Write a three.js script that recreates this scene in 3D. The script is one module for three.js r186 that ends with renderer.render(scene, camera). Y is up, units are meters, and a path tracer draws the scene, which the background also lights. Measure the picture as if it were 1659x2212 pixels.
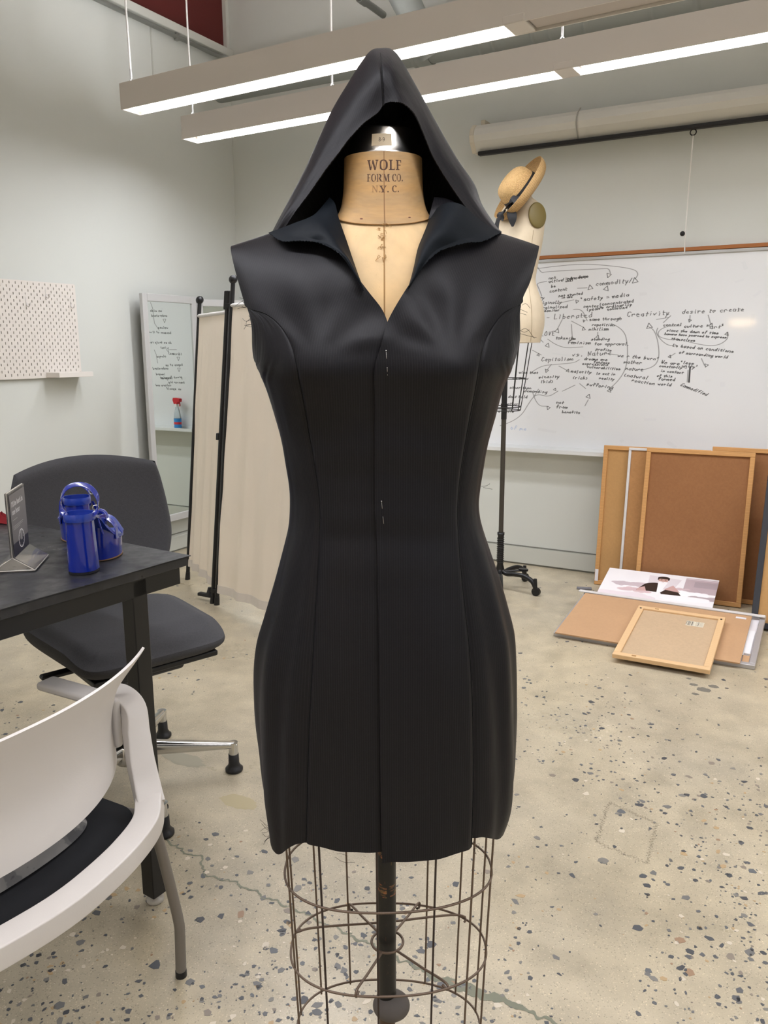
import * as THREE from 'three';
import { RoundedBoxGeometry } from 'three/addons/geometries/RoundedBoxGeometry.js';
import { mergeGeometries, mergeVertices, toCreasedNormals } from 'three/addons/utils/BufferGeometryUtils.js';
import { RectAreaLightUniformsLib } from 'three/addons/lights/RectAreaLightUniformsLib.js';

// ------------------------------------------------------------------ camera, exposure, lights
const scene = new THREE.Scene();
const rad = Math.PI / 180;
const camera = new THREE.PerspectiveCamera(64.75, 1659 / 2212, 0.05, 60);
camera.rotation.order = 'YXZ';
camera.position.set(0, 1.47, 0);
camera.rotation.set(-11.5 * rad, 28.87 * rad, -0.24 * rad);
const renderer = new THREE.WebGLRenderer({ antialias: true });
renderer.toneMapping = THREE.LinearToneMapping;
renderer.toneMappingExposure = 1.42;
renderer.shadowMap.enabled = true;
RectAreaLightUniformsLib.init();
scene.background = new THREE.Color(0x000000);

const LAMP_DOWN = 22, LAMP_UP = 14, LAMP_COLOUR = 0xf3f5ff;   // strength of the strip lights (down and up)
// room: left wall x = -4.16, far wall z = -5.19, ceiling 4.7, other walls behind the camera
const XL = -4.16, ZB = -5.19, XR = 4.6, ZR = 6.6, CEIL = 4.7;

// ------------------------------------------------------------------ helpers
function rng(seed) { let a = seed >>> 0; return () => { a = (a + 0x6D2B79F5) >>> 0; let t = Math.imul(a ^ (a >>> 15), 1 | a); t = (t + Math.imul(t ^ (t >>> 7), 61 | t)) ^ t; return ((t ^ (t >>> 14)) >>> 0) / 4294967296; }; }
const V = (x, y, z) => new THREE.Vector3(x, y, z);
const lerp = (a, b, t) => a + (b - a) * t, clamp = (x, a = 0, b = 1) => Math.min(b, Math.max(a, x));
const smooth = (a, b, x) => { const t = clamp((x - a) / (b - a)); return t * t * (3 - 2 * t); };
const gauss = (x, s) => Math.exp(-(x * x) / (s * s));
const used = {};
const numbered = (name) => { const n = used[name] = (used[name] ?? -1) + 1; return n ? name + '_' + String(n).padStart(3, '0') : name; };
function shade(m) { m.castShadow = m.receiveShadow = true; return m; }
function tag(o, label, category, group, kind) { if (label) o.userData.label = label; if (category) o.userData.category = category; if (group) o.userData.group = group; if (kind) o.userData.kind = kind; return o; }
function thing(name, label, category, pos = [0, 0, 0], turn = 0, group) {
  const o = new THREE.Group(); o.name = numbered(name); o.position.set(...pos); o.rotation.y = turn; scene.add(o); return tag(o, label, category, group);
}
function part(name, geo, mat, parent, label) { const m = shade(new THREE.Mesh(geo, mat)); m.name = name; parent.add(m); if (label) m.userData.label = label; return m; }
const partW = (name, geo, mat, parent, label) => { const p = parent.position; geo = geo.clone(); geo.translate(-p.x, -p.y, -p.z); return part(name, geo, mat, parent, label); };   // geometry given in room coordinates, parent unturned
function single(name, geo, mat, label, category, group) { geo.computeBoundingBox(); const m = shade(new THREE.Mesh(geo, mat)); m.name = numbered(name); scene.add(m); return tag(m, label, category, group); }
function struct(name, geo, mat) { const m = shade(new THREE.Mesh(geo, mat)); m.name = name; m.userData.kind = 'structure'; scene.add(m); return m; }
const box = (w, h, d, x = 0, y = 0, z = 0) => { const g = new THREE.BoxGeometry(w, h, d); g.translate(x, y, z); return g; };
const rbox = (w, h, d, r, x = 0, y = 0, z = 0, s = 3) => { const g = new RoundedBoxGeometry(w, h, d, s, r); g.translate(x, y, z); return g; };
const boxAB = (a, b) => box(b[0] - a[0], b[1] - a[1], b[2] - a[2], (a[0] + b[0]) / 2, (a[1] + b[1]) / 2, (a[2] + b[2]) / 2);
const cyl = (r0, r1, h, x = 0, y = 0, z = 0, n = 28) => { const g = new THREE.CylinderGeometry(r1, r0, h, n); g.translate(x, y, z); return g; };
const path = (pts, closed = false, kind = 'centripetal') => new THREE.CatmullRomCurve3(pts.map((p) => V(...p)), closed, kind);
const tube = (pts, r, seg = 40, rs = 8, closed = false) => new THREE.TubeGeometry(path(pts, closed), seg, r, rs, closed);
const rod = (a, b, r, n = 10) => { const A = V(...a), B = V(...b), d = B.clone().sub(A), g = new THREE.CylinderGeometry(r, r, d.length(), n); g.applyQuaternion(new THREE.Quaternion().setFromUnitVectors(V(0, 1, 0), d.normalize())); g.translate((a[0] + b[0]) / 2, (a[1] + b[1]) / 2, (a[2] + b[2]) / 2); return g; };
const lathe = (pts, n = 40) => new THREE.LatheGeometry(pts.map((p) => new THREE.Vector2(...p)), n);
const merge = (list) => mergeGeometries(list.map((g) => { let k = g.index ? g.toNonIndexed() : g; for (const a of Object.keys(k.attributes)) if (!['position', 'normal', 'uv'].includes(a)) k.deleteAttribute(a); return k; }));
function turned(g, rx, ry, rz, x = 0, y = 0, z = 0) { g.rotateX(rx); g.rotateZ(rz); g.rotateY(ry); g.translate(x, y, z); return g; }
// cubic through (t, value) points
function curve1(pts) {
  return (t) => {
    const n = pts.length; if (t <= pts[0][0]) return pts[0][1]; if (t >= pts[n - 1][0]) return pts[n - 1][1];
    let i = 0; while (t > pts[i + 1][0]) i++;
    const s = (k) => { if (k <= 0) return (pts[1][1] - pts[0][1]) / (pts[1][0] - pts[0][0]); if (k >= n - 1) return (pts[n - 1][1] - pts[n - 2][1]) / (pts[n - 1][0] - pts[n - 2][0]); return (pts[k + 1][1] - pts[k - 1][1]) / (pts[k + 1][0] - pts[k - 1][0]); };
    const h = pts[i + 1][0] - pts[i][0], u = (t - pts[i][0]) / h, u2 = u * u, u3 = u2 * u;
    return (2 * u3 - 3 * u2 + 1) * pts[i][1] + (u3 - 2 * u2 + u) * h * s(i) + (3 * u2 - 2 * u3) * pts[i + 1][1] + (u3 - u2) * h * s(i + 1);
  };
}
// a grid surface f(u, v) -> [x, y, z]; with th > 0 it becomes a closed shell th thick (outer face on f)
function sheet(f, nu, nv, { th = 0, uv, flip = false, wrap = false } = {}) {
  const P = [], UV = [];
  for (let j = 0; j <= nv; j++) for (let i = 0; i <= nu; i++) { const p = f(i / nu, j / nv); P.push(p); UV.push(uv ? uv(i / nu, j / nv, p) : [p[0], p[1]]); }
  const at = (i, j) => P[j * (nu + 1) + i], N = [];
  for (let j = 0; j <= nv; j++) for (let i = 0; i <= nu; i++) {
    const a = at(wrap && i === 0 ? nu - 1 : Math.max(i - 1, 0), j), b = at(wrap && i === nu ? 1 : Math.min(i + 1, nu), j), c = at(i, Math.max(j - 1, 0)), d = at(i, Math.min(j + 1, nv));
    const n = V(b[0] - a[0], b[1] - a[1], b[2] - a[2]).cross(V(d[0] - c[0], d[1] - c[1], d[2] - c[2])); if (n.lengthSq() < 1e-16) n.set(0, 0, 1); n.normalize(); if (flip) n.negate(); N.push(n);
  }
  const pos = [], nor = [], uvs = [], idx = [], K = (nu + 1) * (nv + 1);
  const push = (s) => { for (let k = 0; k < K; k++) { const n = N[k], p = P[k]; pos.push(p[0] - n.x * s, p[1] - n.y * s, p[2] - n.z * s); const q = s ? -1 : 1; nor.push(n.x * q, n.y * q, n.z * q); uvs.push(...UV[k]); } };
  const faces = (o, inv) => { for (let j = 0; j < nv; j++) for (let i = 0; i < nu; i++) { const a = o + j * (nu + 1) + i, b = a + 1, c = a + nu + 1, d = c + 1; if (inv) idx.push(a, c, b, b, c, d); else idx.push(a, b, c, b, d, c); } };
  push(0); faces(0, flip);
  if (th) {
    push(th); faces(K, !flip);
    const rim = (list) => { for (let k = 0; k + 1 < list.length; k++) { const a = list[k], b = list[k + 1], o = pos.length / 3; const t = V(pos[b * 3] - pos[a * 3], pos[b * 3 + 1] - pos[a * 3 + 1], pos[b * 3 + 2] - pos[a * 3 + 2]); const n = t.cross(N[a]).normalize(); if (flip) n.negate(); for (const q of [a, b, a + K, b + K]) { pos.push(pos[q * 3], pos[q * 3 + 1], pos[q * 3 + 2]); nor.push(n.x, n.y, n.z); uvs.push(...UV[q % K]); } if (flip) idx.push(o, o + 1, o + 2, o + 1, o + 3, o + 2); else idx.push(o, o + 2, o + 1, o + 1, o + 2, o + 3); } };
    const r = [[], [], [], []];
    for (let i = 0; i <= nu; i++) { r[0].push(i); r[2].push(nv * (nu + 1) + nu - i); }
    for (let j = 0; j <= nv; j++) { r[1].push(j * (nu + 1) + nu); r[3].push((nv - j) * (nu + 1)); }
    r.forEach((l, k) => { if (!(wrap && k % 2)) rim(l); });
  }
  const g = new THREE.BufferGeometry();
  g.setAttribute('position', new THREE.Float32BufferAttribute(pos, 3)); g.setAttribute('normal', new THREE.Float32BufferAttribute(nor, 3)); g.setAttribute('uv', new THREE.Float32BufferAttribute(uvs, 2)); g.setIndex(idx);
  return g;
}
// rectangle (rounded) swept along a path; across = direction of its width at each point
function sweep(pts, w, h, across, seg = 60, closed = false, rnd = 0.3) {
  const c = path(pts, closed), prof = [], m = 20;
  for (let k = 0; k < m; k++) { const a = k / m * 2 * Math.PI, e = rnd, ca = Math.cos(a), sa = Math.sin(a); prof.push([Math.sign(ca) * Math.abs(ca) ** e * 0.5, Math.sign(sa) * Math.abs(sa) ** e * 0.5]); }
  const fr = [];
  for (let i = 0; i <= seg; i++) { const t = i / seg, p = c.getPointAt(t), T = c.getTangentAt(t), A = V(...(typeof across === 'function' ? across(t, p) : across)); A.addScaledVector(T, -A.dot(T)).normalize(); fr.push([p, A, T.clone().cross(A).normalize()]); }
  const W = typeof w === 'function' ? w : () => w, H = typeof h === 'function' ? h : () => h;
  const g = sheet((u, v) => { const [p, A, B] = fr[Math.round(v * seg)], q = prof[Math.round(u * m) % m], a = q[0] * W(v), b = q[1] * H(v); return [p.x + A.x * a + B.x * b, p.y + A.y * a + B.y * b, p.z + A.z * a + B.z * b]; }, m, seg, { wrap: true, uv: (u, v) => [u * 0.1, v * 0.5], flip: false });
  if (closed) return g;
  const caps = [0, seg].map((i) => { const [p, A, B] = fr[i], pos = [p.x, p.y, p.z], idx = []; for (let k = 0; k < m; k++) { const a = prof[k][0] * W(i / seg), b = prof[k][1] * H(i / seg); pos.push(p.x + A.x * a + B.x * b, p.y + A.y * a + B.y * b, p.z + A.z * a + B.z * b); idx.push(0, k + 1, (k + 1) % m + 1); } if (i === 0) for (let k = 0; k < idx.length; k += 3) [idx[k + 1], idx[k + 2]] = [idx[k + 2], idx[k + 1]]; const q = new THREE.BufferGeometry(); q.setAttribute('position', new THREE.Float32BufferAttribute(pos, 3)); q.setAttribute('uv', new THREE.Float32BufferAttribute(new Array(pos.length / 3 * 2).fill(0), 2)); q.setIndex(idx); q.computeVertexNormals(); return q; });
  return merge([g, ...caps]);
}
const extrude = (shape, depth, bevel = 0, curve = 6) => new THREE.ExtrudeGeometry(shape, { depth, bevelEnabled: bevel > 0, bevelSize: bevel, bevelThickness: bevel, bevelSegments: 2, curveSegments: curve });
const polyShape = (pts) => new THREE.Shape(pts.map((p) => new THREE.Vector2(...p)));

// ------------------------------------------------------------------ textures
function noiseGrid(n, seed) { const r = rng(seed), a = new Float32Array(n * n); for (let i = 0; i < a.length; i++) a[i] = r(); return (x, y) => { x = ((x % n) + n) % n; y = ((y % n) + n) % n; const i = Math.floor(x), j = Math.floor(y), u = x - i, v = y - j, s = u * u * (3 - 2 * u), t = v * v * (3 - 2 * v), i2 = (i + 1) % n, j2 = (j + 1) % n; return lerp(lerp(a[j * n + i], a[j * n + i2], s), lerp(a[j2 * n + i], a[j2 * n + i2], s), t); }; }
function fbm(seed, base, oct) { const L = []; for (let k = 0; k < oct; k++) L.push([noiseGrid(base << k, seed + k * 17), base << k, 0.5 ** k]); const tot = L.reduce((s, l) => s + l[2], 0); return (u, v) => { let s = 0; for (const [f, n, w] of L) s += f(u * n, v * n) * w; return s / tot; }; }
function dataTex(w, h, f, { srgb = true, size = [1, 1] } = {}) {
  const d = new Uint8Array(w * h * 4);
  for (let y = 0; y < h; y++) for (let x = 0; x < w; x++) { const c = f(x / w, y / h, x, y), k = (y * w + x) * 4; d[k] = clamp(c[0], 0, 255); d[k + 1] = clamp(c[1], 0, 255); d[k + 2] = clamp(c[2], 0, 255); d[k + 3] = 255; }
  const t = new THREE.DataTexture(d, w, h); t.magFilter = t.minFilter = THREE.LinearFilter; t.wrapS = t.wrapT = THREE.RepeatWrapping; t.repeat.set(1 / size[0], 1 / size[1]); if (srgb) t.colorSpace = THREE.SRGBColorSpace; t.needsUpdate = true; return t;
}
const greyTex = (w, h, f, size) => dataTex(w, h, (u, v, x, y) => { const g = f(u, v, x, y); return [g, g, g]; }, { srgb: false, size });
function canvasTex(w, h, draw, size = [1, 1]) { const c = document.createElement('canvas'); c.width = w; c.height = h; const x = c.getContext('2d'); draw(x, w, h); const t = new THREE.CanvasTexture(c); t.colorSpace = THREE.SRGBColorSpace; t.wrapS = t.wrapT = THREE.RepeatWrapping; t.repeat.set(1 / size[0], 1 / size[1]); t.magFilter = THREE.LinearFilter; return t; }
const std = (o) => new THREE.MeshStandardMaterial(o);
const phys = (o) => new THREE.MeshPhysicalMaterial(o);
// uv in metres from position for boxes and the like, by the main direction of each face
function uvMetres(g) { if (g.index) g = g.toNonIndexed(); const p = g.attributes.position, n = g.attributes.normal, uv = new Float32Array(p.count * 2); for (let i = 0; i < p.count; i++) { const ax = Math.abs(n.getX(i)), ay = Math.abs(n.getY(i)), az = Math.abs(n.getZ(i)); if (ay >= ax && ay >= az) { uv[2 * i] = p.getX(i); uv[2 * i + 1] = p.getZ(i); } else if (ax >= az) { uv[2 * i] = p.getZ(i); uv[2 * i + 1] = p.getY(i); } else { uv[2 * i] = p.getX(i); uv[2 * i + 1] = p.getY(i); } } g.setAttribute('uv', new THREE.BufferAttribute(uv, 2)); return g; }

const WN = (() => { const r = rng(2024), a = new Float32Array(1 << 20); for (let i = 0; i < a.length; i++) a[i] = r(); return (x, y) => a[((y & 1023) << 10) | (x & 1023)]; })();
const F1 = fbm(11, 4, 7), F2 = fbm(57, 8, 6), F3 = fbm(91, 32, 4);
const bumpPaint = greyTex(512, 512, (u, v) => 128 + 90 * (F3(u, v) - 0.5) + 60 * (F2(u, v) - 0.5), [0.5, 0.5]);
const bumpFine = greyTex(256, 256, (u, v, x, y) => 128 + 120 * (F3(u * 2, v * 2) - 0.5), [0.05, 0.05]);
const weave = greyTex(256, 256, (u, v, x, y) => 128 + 60 * Math.sin(u * 2 * Math.PI * 32) * (((y >> 2) & 1) ? 1 : -1) + 60 * (F3(u, v) - 0.5), [0.02, 0.02]);
const M = {};
M.wall = std({ color: 0xd2d5cf, roughness: 0.75, bumpMap: bumpPaint, bumpScale: 0.0006 });
M.wallRed = std({ color: 0x5b1712, roughness: 0.7, bumpMap: bumpPaint, bumpScale: 0.0006 });
M.ceiling = std({ color: 0xdcd6d1, roughness: 0.9 });
M.trim = std({ color: 0xcfd0c8, roughness: 0.5 });
M.whiteMetal = std({ color: 0xd8d2ca, roughness: 0.45 });
M.galv = std({ color: 0x9a9c98, metalness: 0.75, roughness: 0.42 });
M.duct = std({ color: 0x8d918d, metalness: 0.35, roughness: 0.6 });
M.foil = std({ color: 0xc9ccd2, metalness: 0.6, roughness: 0.38, bumpMap: bumpFine, bumpScale: 0.002 });
M.black = std({ color: 0x121212, roughness: 0.5 });
M.blackMetal = std({ color: 0x0e0e10, roughness: 0.38 });
M.blackPlastic = std({ color: 0x17171a, roughness: 0.45 });
M.chrome = std({ color: 0xcfcfcf, metalness: 1, roughness: 0.14 });
M.alu = std({ color: 0xb9b9b7, metalness: 0.55, roughness: 0.4 });
M.whitePlastic = phys({ color: 0xd9d4cf, roughness: 0.42, bumpMap: bumpFine, bumpScale: 0.0002 });
M.cable = std({ color: 0xd5d2cc, roughness: 0.5 });
M.lens = std({ color: 0xffffff, emissive: 0xfffaf0, emissiveIntensity: 3.2, roughness: 0.6 });
M.lensOff = std({ color: 0xbfb6ad, roughness: 0.6 });

// ------------------------------------------------------------------ the room
const floorTex = dataTex(2048, 2048, (u, v, x, y) => {
  const a = F1(u, v), b = F2(u, v), c = F3(u, v), h = WN(x, y), h2 = WN((x >> 1) + 311 + 5 * (y >> 10), (y >> 1) + 77 + 9 * (x >> 10));
  let k = 1.0 + 0.16 * (a - 0.5) + 0.12 * (b - 0.5) + 0.16 * (c - 0.5) + 0.07 * (h - 0.5) + (h2 > 0.972 ? 0.14 : h2 < 0.035 ? -0.17 : 0) * (0.4 + h);
  const warm = (F1(u + 0.37, v + 0.61) - 0.5) * 18;
  const dirt = smooth(0.60, 0.74, F2(u * 2 + 0.2, v * 2 + 0.7)) * 6;
  return [181 * k + warm * 0.3 - dirt, 170 * k - dirt, 146 * k - warm * 0.6 - dirt];
}, { size: [2.6, 2.6] });
const floorRough = greyTex(512, 512, (u, v) => 92 + 90 * (F1(u, v) - 0.5) + 40 * (F3(u, v) - 0.5), [1.7, 1.7]);
const floorBump = greyTex(512, 512, (u, v) => 128 + 50 * (F3(u, v) - 0.5) + 70 * (F2(u, v) - 0.5), [0.6, 0.6]);
M.floor = std({ map: floorTex, roughnessMap: floorRough, roughness: 1.0, bumpMap: floorBump, bumpScale: 0.0007 });
const floor = struct('floor', uvMetres(boxAB([XL - 0.3, -0.2, ZB - 0.3], [XR + 0.3, 0, ZR + 0.3])), M.floor);
const BAND = 3.63;      // height at which the painted band of the left wall ends
struct('wall_left', uvMetres(boxAB([XL - 0.3, 0, ZB - 0.3], [XL, BAND, ZR + 0.3])), M.wall);
struct('wall_left_upper', uvMetres(boxAB([XL - 0.3, BAND, ZB + 0.03], [XL - 0.02, CEIL, ZR + 0.3])), M.wallRed);
struct('wall_back', uvMetres(boxAB([XL - 0.3, 0, ZB - 0.3], [XR + 0.3, CEIL, ZB])), M.wall);
struct('wall_right', uvMetres(boxAB([XR, 0, ZB], [XR + 0.3, CEIL, ZR])), M.wall);
struct('wall_rear', uvMetres(boxAB([XL, 0, ZR], [XR + 0.3, CEIL, ZR + 0.3])), M.wall);
struct('ceiling', uvMetres(boxAB([XL - 0.3, CEIL, ZB - 0.3], [XR + 0.3, CEIL + 0.3, ZR + 0.3])), M.ceiling);
struct('trim_1', boxAB([XL - 0.025, BAND + 0.005, ZB + 0.002], [XL + 0.012, CEIL, ZB + 0.034]), M.trim);   // white corner strip beside the red wall
struct('trim_2', rbox(0.05, 0.055, ZR - ZB, 0.006, XL + 0.02, BAND - 0.03, (ZR + ZB) / 2), M.trim);          // ledge under the red wall
struct('trim_3', boxAB([XL - 0.005, 3.12, -4.391], [XL + 0.005, BAND - 0.06, -4.379]), std({ color: 0xc6c8c1, roughness: 0.7 }));  // wall joint strip
const skirt = (len) => { const s = polyShape([[0, 0], [0.016, 0], [0.016, 0.094], [0.012, 0.1], [0.012, 0.104], [0.004, 0.112], [0, 0.112]]); return extrude(s, len); };
{ const g = skirt(XR - XL); g.rotateY(-Math.PI / 2); g.rotateY(Math.PI); g.rotateY(0); g.computeBoundingBox(); g.translate(XL - g.boundingBox.min.x, 0.013, ZB - g.boundingBox.min.z); struct('baseboard_back', g, std({ color: 0xc7c9c1, roughness: 0.5 })); }
for (const [k, b] of [[4, [[XL, 0.126, ZB], [XR, 0.133, ZB + 0.003]]], [5, [[XL, 0, ZB], [XR, 0.014, ZB + 0.006]]], [6, [[XL, 0.126, ZB], [XL + 0.003, 0.133, ZR]]], [7, [[XL, 0, ZB], [XL + 0.006, 0.014, ZR]]]]) struct('trim_' + k, boxAB(...b), std({ color: 0x85857d, roughness: 0.8 }));   // dark strips painted as the shadow gaps above and below the baseboards
{ const g = skirt(ZR - ZB); g.translate(XL, 0.013, ZB); struct('baseboard_left', g, std({ color: 0xc7c9c1, roughness: 0.5 })); }

// stone chips in the ground concrete, the crack and its filler, stains
{
  const r = rng(4242), cols = [0x5b5c5e, 0x4b4e52, 0x706f6c, 0x45474b, 0x7f7c75, 0xb59a72, 0xd3c8b4, 0x8a7f72, 0x616467, 0x9d7f63].map((c) => std({ color: c, roughness: 0.42 }));
  const pick = () => { const q = r(); return q < 0.2 ? 0 : q < 0.38 ? 1 : q < 0.52 ? 2 : q < 0.64 ? 3 : q < 0.72 ? 4 : q < 0.80 ? 5 : q < 0.88 ? 6 : q < 0.93 ? 7 : q < 0.98 ? 8 : 9; };
  const fld = fbm(301, 6, 4);
  const chipGeo = (x, z, s) => { const n = 5 + Math.floor(r() * 3), a0 = r() * 6.28, el = 0.55 + r() * 0.45, tr = r() * 3.14, pos = [], idx = []; const ring = []; for (let k = 0; k < n; k++) { const a = a0 + (k + (r() - 0.5) * 0.7) / n * 6.283, R = s * (0.65 + 0.45 * r()); const px = Math.cos(a) * R, pz = Math.sin(a) * R * el; ring.push([x + px * Math.cos(tr) - pz * Math.sin(tr), z + px * Math.sin(tr) + pz * Math.cos(tr)]); } const h = 0.0005; pos.push(x, h, z); for (const q of ring) pos.push(q[0], h, q[1]); for (const q of ring) pos.push(q[0], -0.0005, q[1]); for (let k = 0; k < n; k++) { const a = k + 1, b = (k + 1) % n + 1; idx.push(0, b, a, a, b, b + n, a, b + n, a + n); } const g = new THREE.BufferGeometry(); g.setAttribute('position', new THREE.Float32BufferAttribute(pos, 3)); g.setIndex(idx); const ng = g.toNonIndexed(); ng.computeVertexNormals(); ng.setAttribute('uv', new THREE.Float32BufferAttribute(new Array(ng.attributes.position.count * 2).fill(0), 2)); return ng; };
  const dens = (x, z) => { const n = fld((x + 6) / 4, (z + 8) / 4); let d = smooth(0.36, 0.62, n); const near = smooth(-3.7, -1.5, z), right = smooth(-1.9, -0.9, x); d *= 0.07 + 0.93 * near; d += 0.5 * gauss(Math.hypot(x + 0.72, (z + 2.95) * 0.7), 0.28) + 0.3 * gauss(Math.hypot(x + 0.35, z + 2.6), 0.25); d *= 0.25 + 0.75 * Math.max(right, smooth(-1.7, -0.9, z)); return d; };
  const small = cols.map(() => []), big = [];
  for (let k = 0; k < 60000; k++) { const x = -4 + r() * 5.2, z = -4.9 + r() * 4.7; if (r() > dens(x, z) * 0.85) continue; const q = r(), s = q < 0.5 ? 0.0016 + r() * 0.0026 : q < 0.88 ? 0.004 + r() * 0.005 : 0.008 + r() * 0.008; const c = s < 0.003 && r() < 0.4 ? 6 : pick(); const seen = x < 0.4 && x > z * 1.25 - 0.2 && z < -0.55; if (s > 0.0075 && seen) big.push([s / Math.hypot(x, z, 1.47), x, z, s, c]); else small[c].push(chipGeo(x, z, s)); }
  big.sort((a, b) => b[0] - a[0]);
  big.forEach(([, x, z, s, c], k) => { const g = chipGeo(x, z, s); if (k < 290) part(k ? 'stone_chip_' + String(k).padStart(3, '0') : 'stone_chip', g, cols[c], floor); else small[c].push(g); });
  small.forEach((l, c) => { if (l.length) tag(part('small_stone_chips', mergeGeometries(l), cols[c], floor), null, null, null, 'stuff'); });
  // crack filler: a thin uneven band
  const strip = (pts, w, seed) => { const c = path(pts.map((p) => [p[0], 0.0006, p[1]])), q = rng(seed), n = 260, pos = [], idx = []; const nz = fbm(seed, 16, 4); for (let i = 0; i <= n; i++) { const t = i / n, p = c.getPointAt(t), T = c.getTangentAt(t), j = (nz(t * 3, 0.3) - 0.5) * 0.035, ww = w(t) * (0.4 + 1.2 * nz(t * 5, 0.7)); for (const s of [-1, 1]) { pos.push(p.x - T.z * (j + s * ww), 0.0004 + 0.0002 * (s > 0), p.z + T.x * (j + s * ww)); } if (i) idx.push(2 * i - 2, 2 * i - 1, 2 * i, 2 * i - 1, 2 * i + 1, 2 * i); } const g = new THREE.BufferGeometry(); g.setAttribute('position', new THREE.Float32BufferAttribute(pos, 3)); g.setIndex(idx); g.computeVertexNormals(); g.setAttribute('uv', new THREE.Float32BufferAttribute(new Array(pos.length / 3 * 2).fill(0), 2)); return g; };
  const fill = std({ color: 0x7d7f6c, roughness: 0.55 });
  part('crack_filler', strip([[-1.72, -1.63], [-1.58, -1.60], [-1.50, -1.60], [-1.45, -1.55], [-1.32, -1.56], [-1.22, -1.55], [-1.06, -1.545], [-0.95, -1.54]], () => 0.0035, 5), fill, floor);
  part('crack_filler', strip([[-0.95, -1.54], [-0.88, -1.53], [-0.79, -1.525], [-0.70, -1.515], [-0.63, -1.52], [-0.57, -1.52], [-0.48, -1.525], [-0.3, -1.51], [0.1, -1.49]], (t) => 0.004 + 0.010 * gauss(t - 0.33, 0.09), 8), fill, floor);
  const blot = (cx, cz, rx, rz, seed, col) => { const nz = fbm(seed, 8, 3), pos = [cx, 0.0003, cz], idx = [], n = 60; for (let k = 0; k < n; k++) { const a = k / n * 6.283, R = 0.75 + 0.5 * nz(0.5 + 0.4 * Math.cos(a), 0.5 + 0.4 * Math.sin(a)); pos.push(cx + Math.cos(a) * rx * R, 0.0003, cz + Math.sin(a) * rz * R); idx.push(0, (k + 1) % n + 1, k + 1); } const g = new THREE.BufferGeometry(); g.setAttribute('position', new THREE.Float32BufferAttribute(pos, 3)); g.setIndex(idx); g.computeVertexNormals(); g.setAttribute('uv', new THREE.Float32BufferAttribute(new Array(pos.length / 3 * 2).fill(0), 2)); return part('floor_stain', g, std({ color: col, roughness: 0.4 }), floor); };
  blot(-1.597, -1.891, 0.07, 0.035, 71, 0xb3a682);
  blot(-1.95, -2.02, 0.09, 0.04, 72, 0xa09a86);
  for (const [x, z, s] of [[-0.374, -3.564, 0.03], [-0.42, -3.60, 0.018], [-0.34, -3.62, 0.022], [-0.40, -3.50, 0.015], [-0.45, -3.66, 0.012]]) blot(x, z, s, s * 0.8, 80 + Math.round(x * 100), 0x77746a);
  // outline of a patched square in the concrete
  const sq = [[-0.52, -2.47], [-0.36, -2.42], [-0.345, -2.20], [-0.50, -2.23], [-0.52, -2.47]];
  part('patch_joint', merge(sq.slice(1).map((p, i) => strip([sq[i], [(sq[i][0] + p[0]) / 2, (sq[i][1] + p[1]) / 2], p], () => 0.0016, 21 + i))), std({ color: 0x8f8570, roughness: 0.6 }), floor);
}

// ------------------------------------------------------------------ strip lights
function stripLight(x0, x1, z, yb, lit, cables, label, Wd = 0.145, rec = 0.022, turn = 0, up = true) {
  const group = null;
  const t = thing('strip_light', label, 'ceiling light', [x0, yb, z], turn, group), L = x1 - x0, H = 0.128;
  const prof = polyShape([[-Wd / 2, 0], [-Wd / 2, H], [-Wd / 2 + 0.006, H], [-Wd / 2 + 0.006, 0.046], [Wd / 2 - 0.006, 0.046], [Wd / 2 - 0.006, H], [Wd / 2, H], [Wd / 2, 0], [Wd / 2 - 0.006, 0], [Wd / 2 - 0.006, 0.034], [-Wd / 2 + 0.006, 0.034], [-Wd / 2 + 0.006, 0]]);
  const g = extrude(prof, L); g.rotateY(Math.PI / 2);
  part('housing', g, M.whiteMetal, t);
  part('end_cap', rbox(0.008, H, Wd, 0.002, -0.004, H / 2, 0), M.whiteMetal, t); part('end_cap', rbox(0.008, H, Wd, 0.002, L + 0.004, H / 2, 0), M.whiteMetal, t);
  for (const [a, b, on] of lit) {
    part('diffuser', rbox(b - a, 0.010, Wd - 0.018, 0.003, (a + b) / 2, rec + 0.005, 0), on ? M.lens : M.lensOff, t);
    if (b < L - 0.1) part('lamp_joint', rbox(0.09, 0.03, 0.135, 0.004, b + 0.05, 0.016, 0), M.whiteMetal, t);
    if (on) { const l = new THREE.RectAreaLight(LAMP_COLOUR, LAMP_DOWN, b - a - 0.02, Wd - 0.03); l.rotation.x = -Math.PI / 2; l.position.set((a + b) / 2, rec - 0.003, 0); t.add(l); }
  }
  if (up) { part('upper_diffuser', rbox(L - 0.04, 0.01, Wd - 0.02, 0.003, L / 2, 0.052, 0), M.lens, t); const l = new THREE.RectAreaLight(LAMP_COLOUR, LAMP_UP, L - 0.06, Wd - 0.03); l.rotation.x = Math.PI / 2; l.position.set(L / 2, 0.06, 0); t.add(l); }
  for (const [cx, sway] of cables) {
    part('hanger_cable', tube([[cx, H + 0.05, 0], [cx + sway * 0.3, H + 0.5, 0], [cx + sway * 0.2, H + 1, 0], [cx + sway, CEIL - yb, 0]], 0.0055, 30, 8), M.cable, t);
    part('hanger_clip', merge([tube([[cx - 0.012, H - 0.002, 0], [cx - 0.01, H + 0.022, 0], [cx, H + 0.032, 0], [cx + 0.01, H + 0.022, 0], [cx + 0.012, H - 0.002, 0]], 0.003, 20, 6), cyl(0.006, 0.006, 0.05, cx, H + 0.055, 0, 12)]), M.alu, t);
  }
  return t;
}
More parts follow.
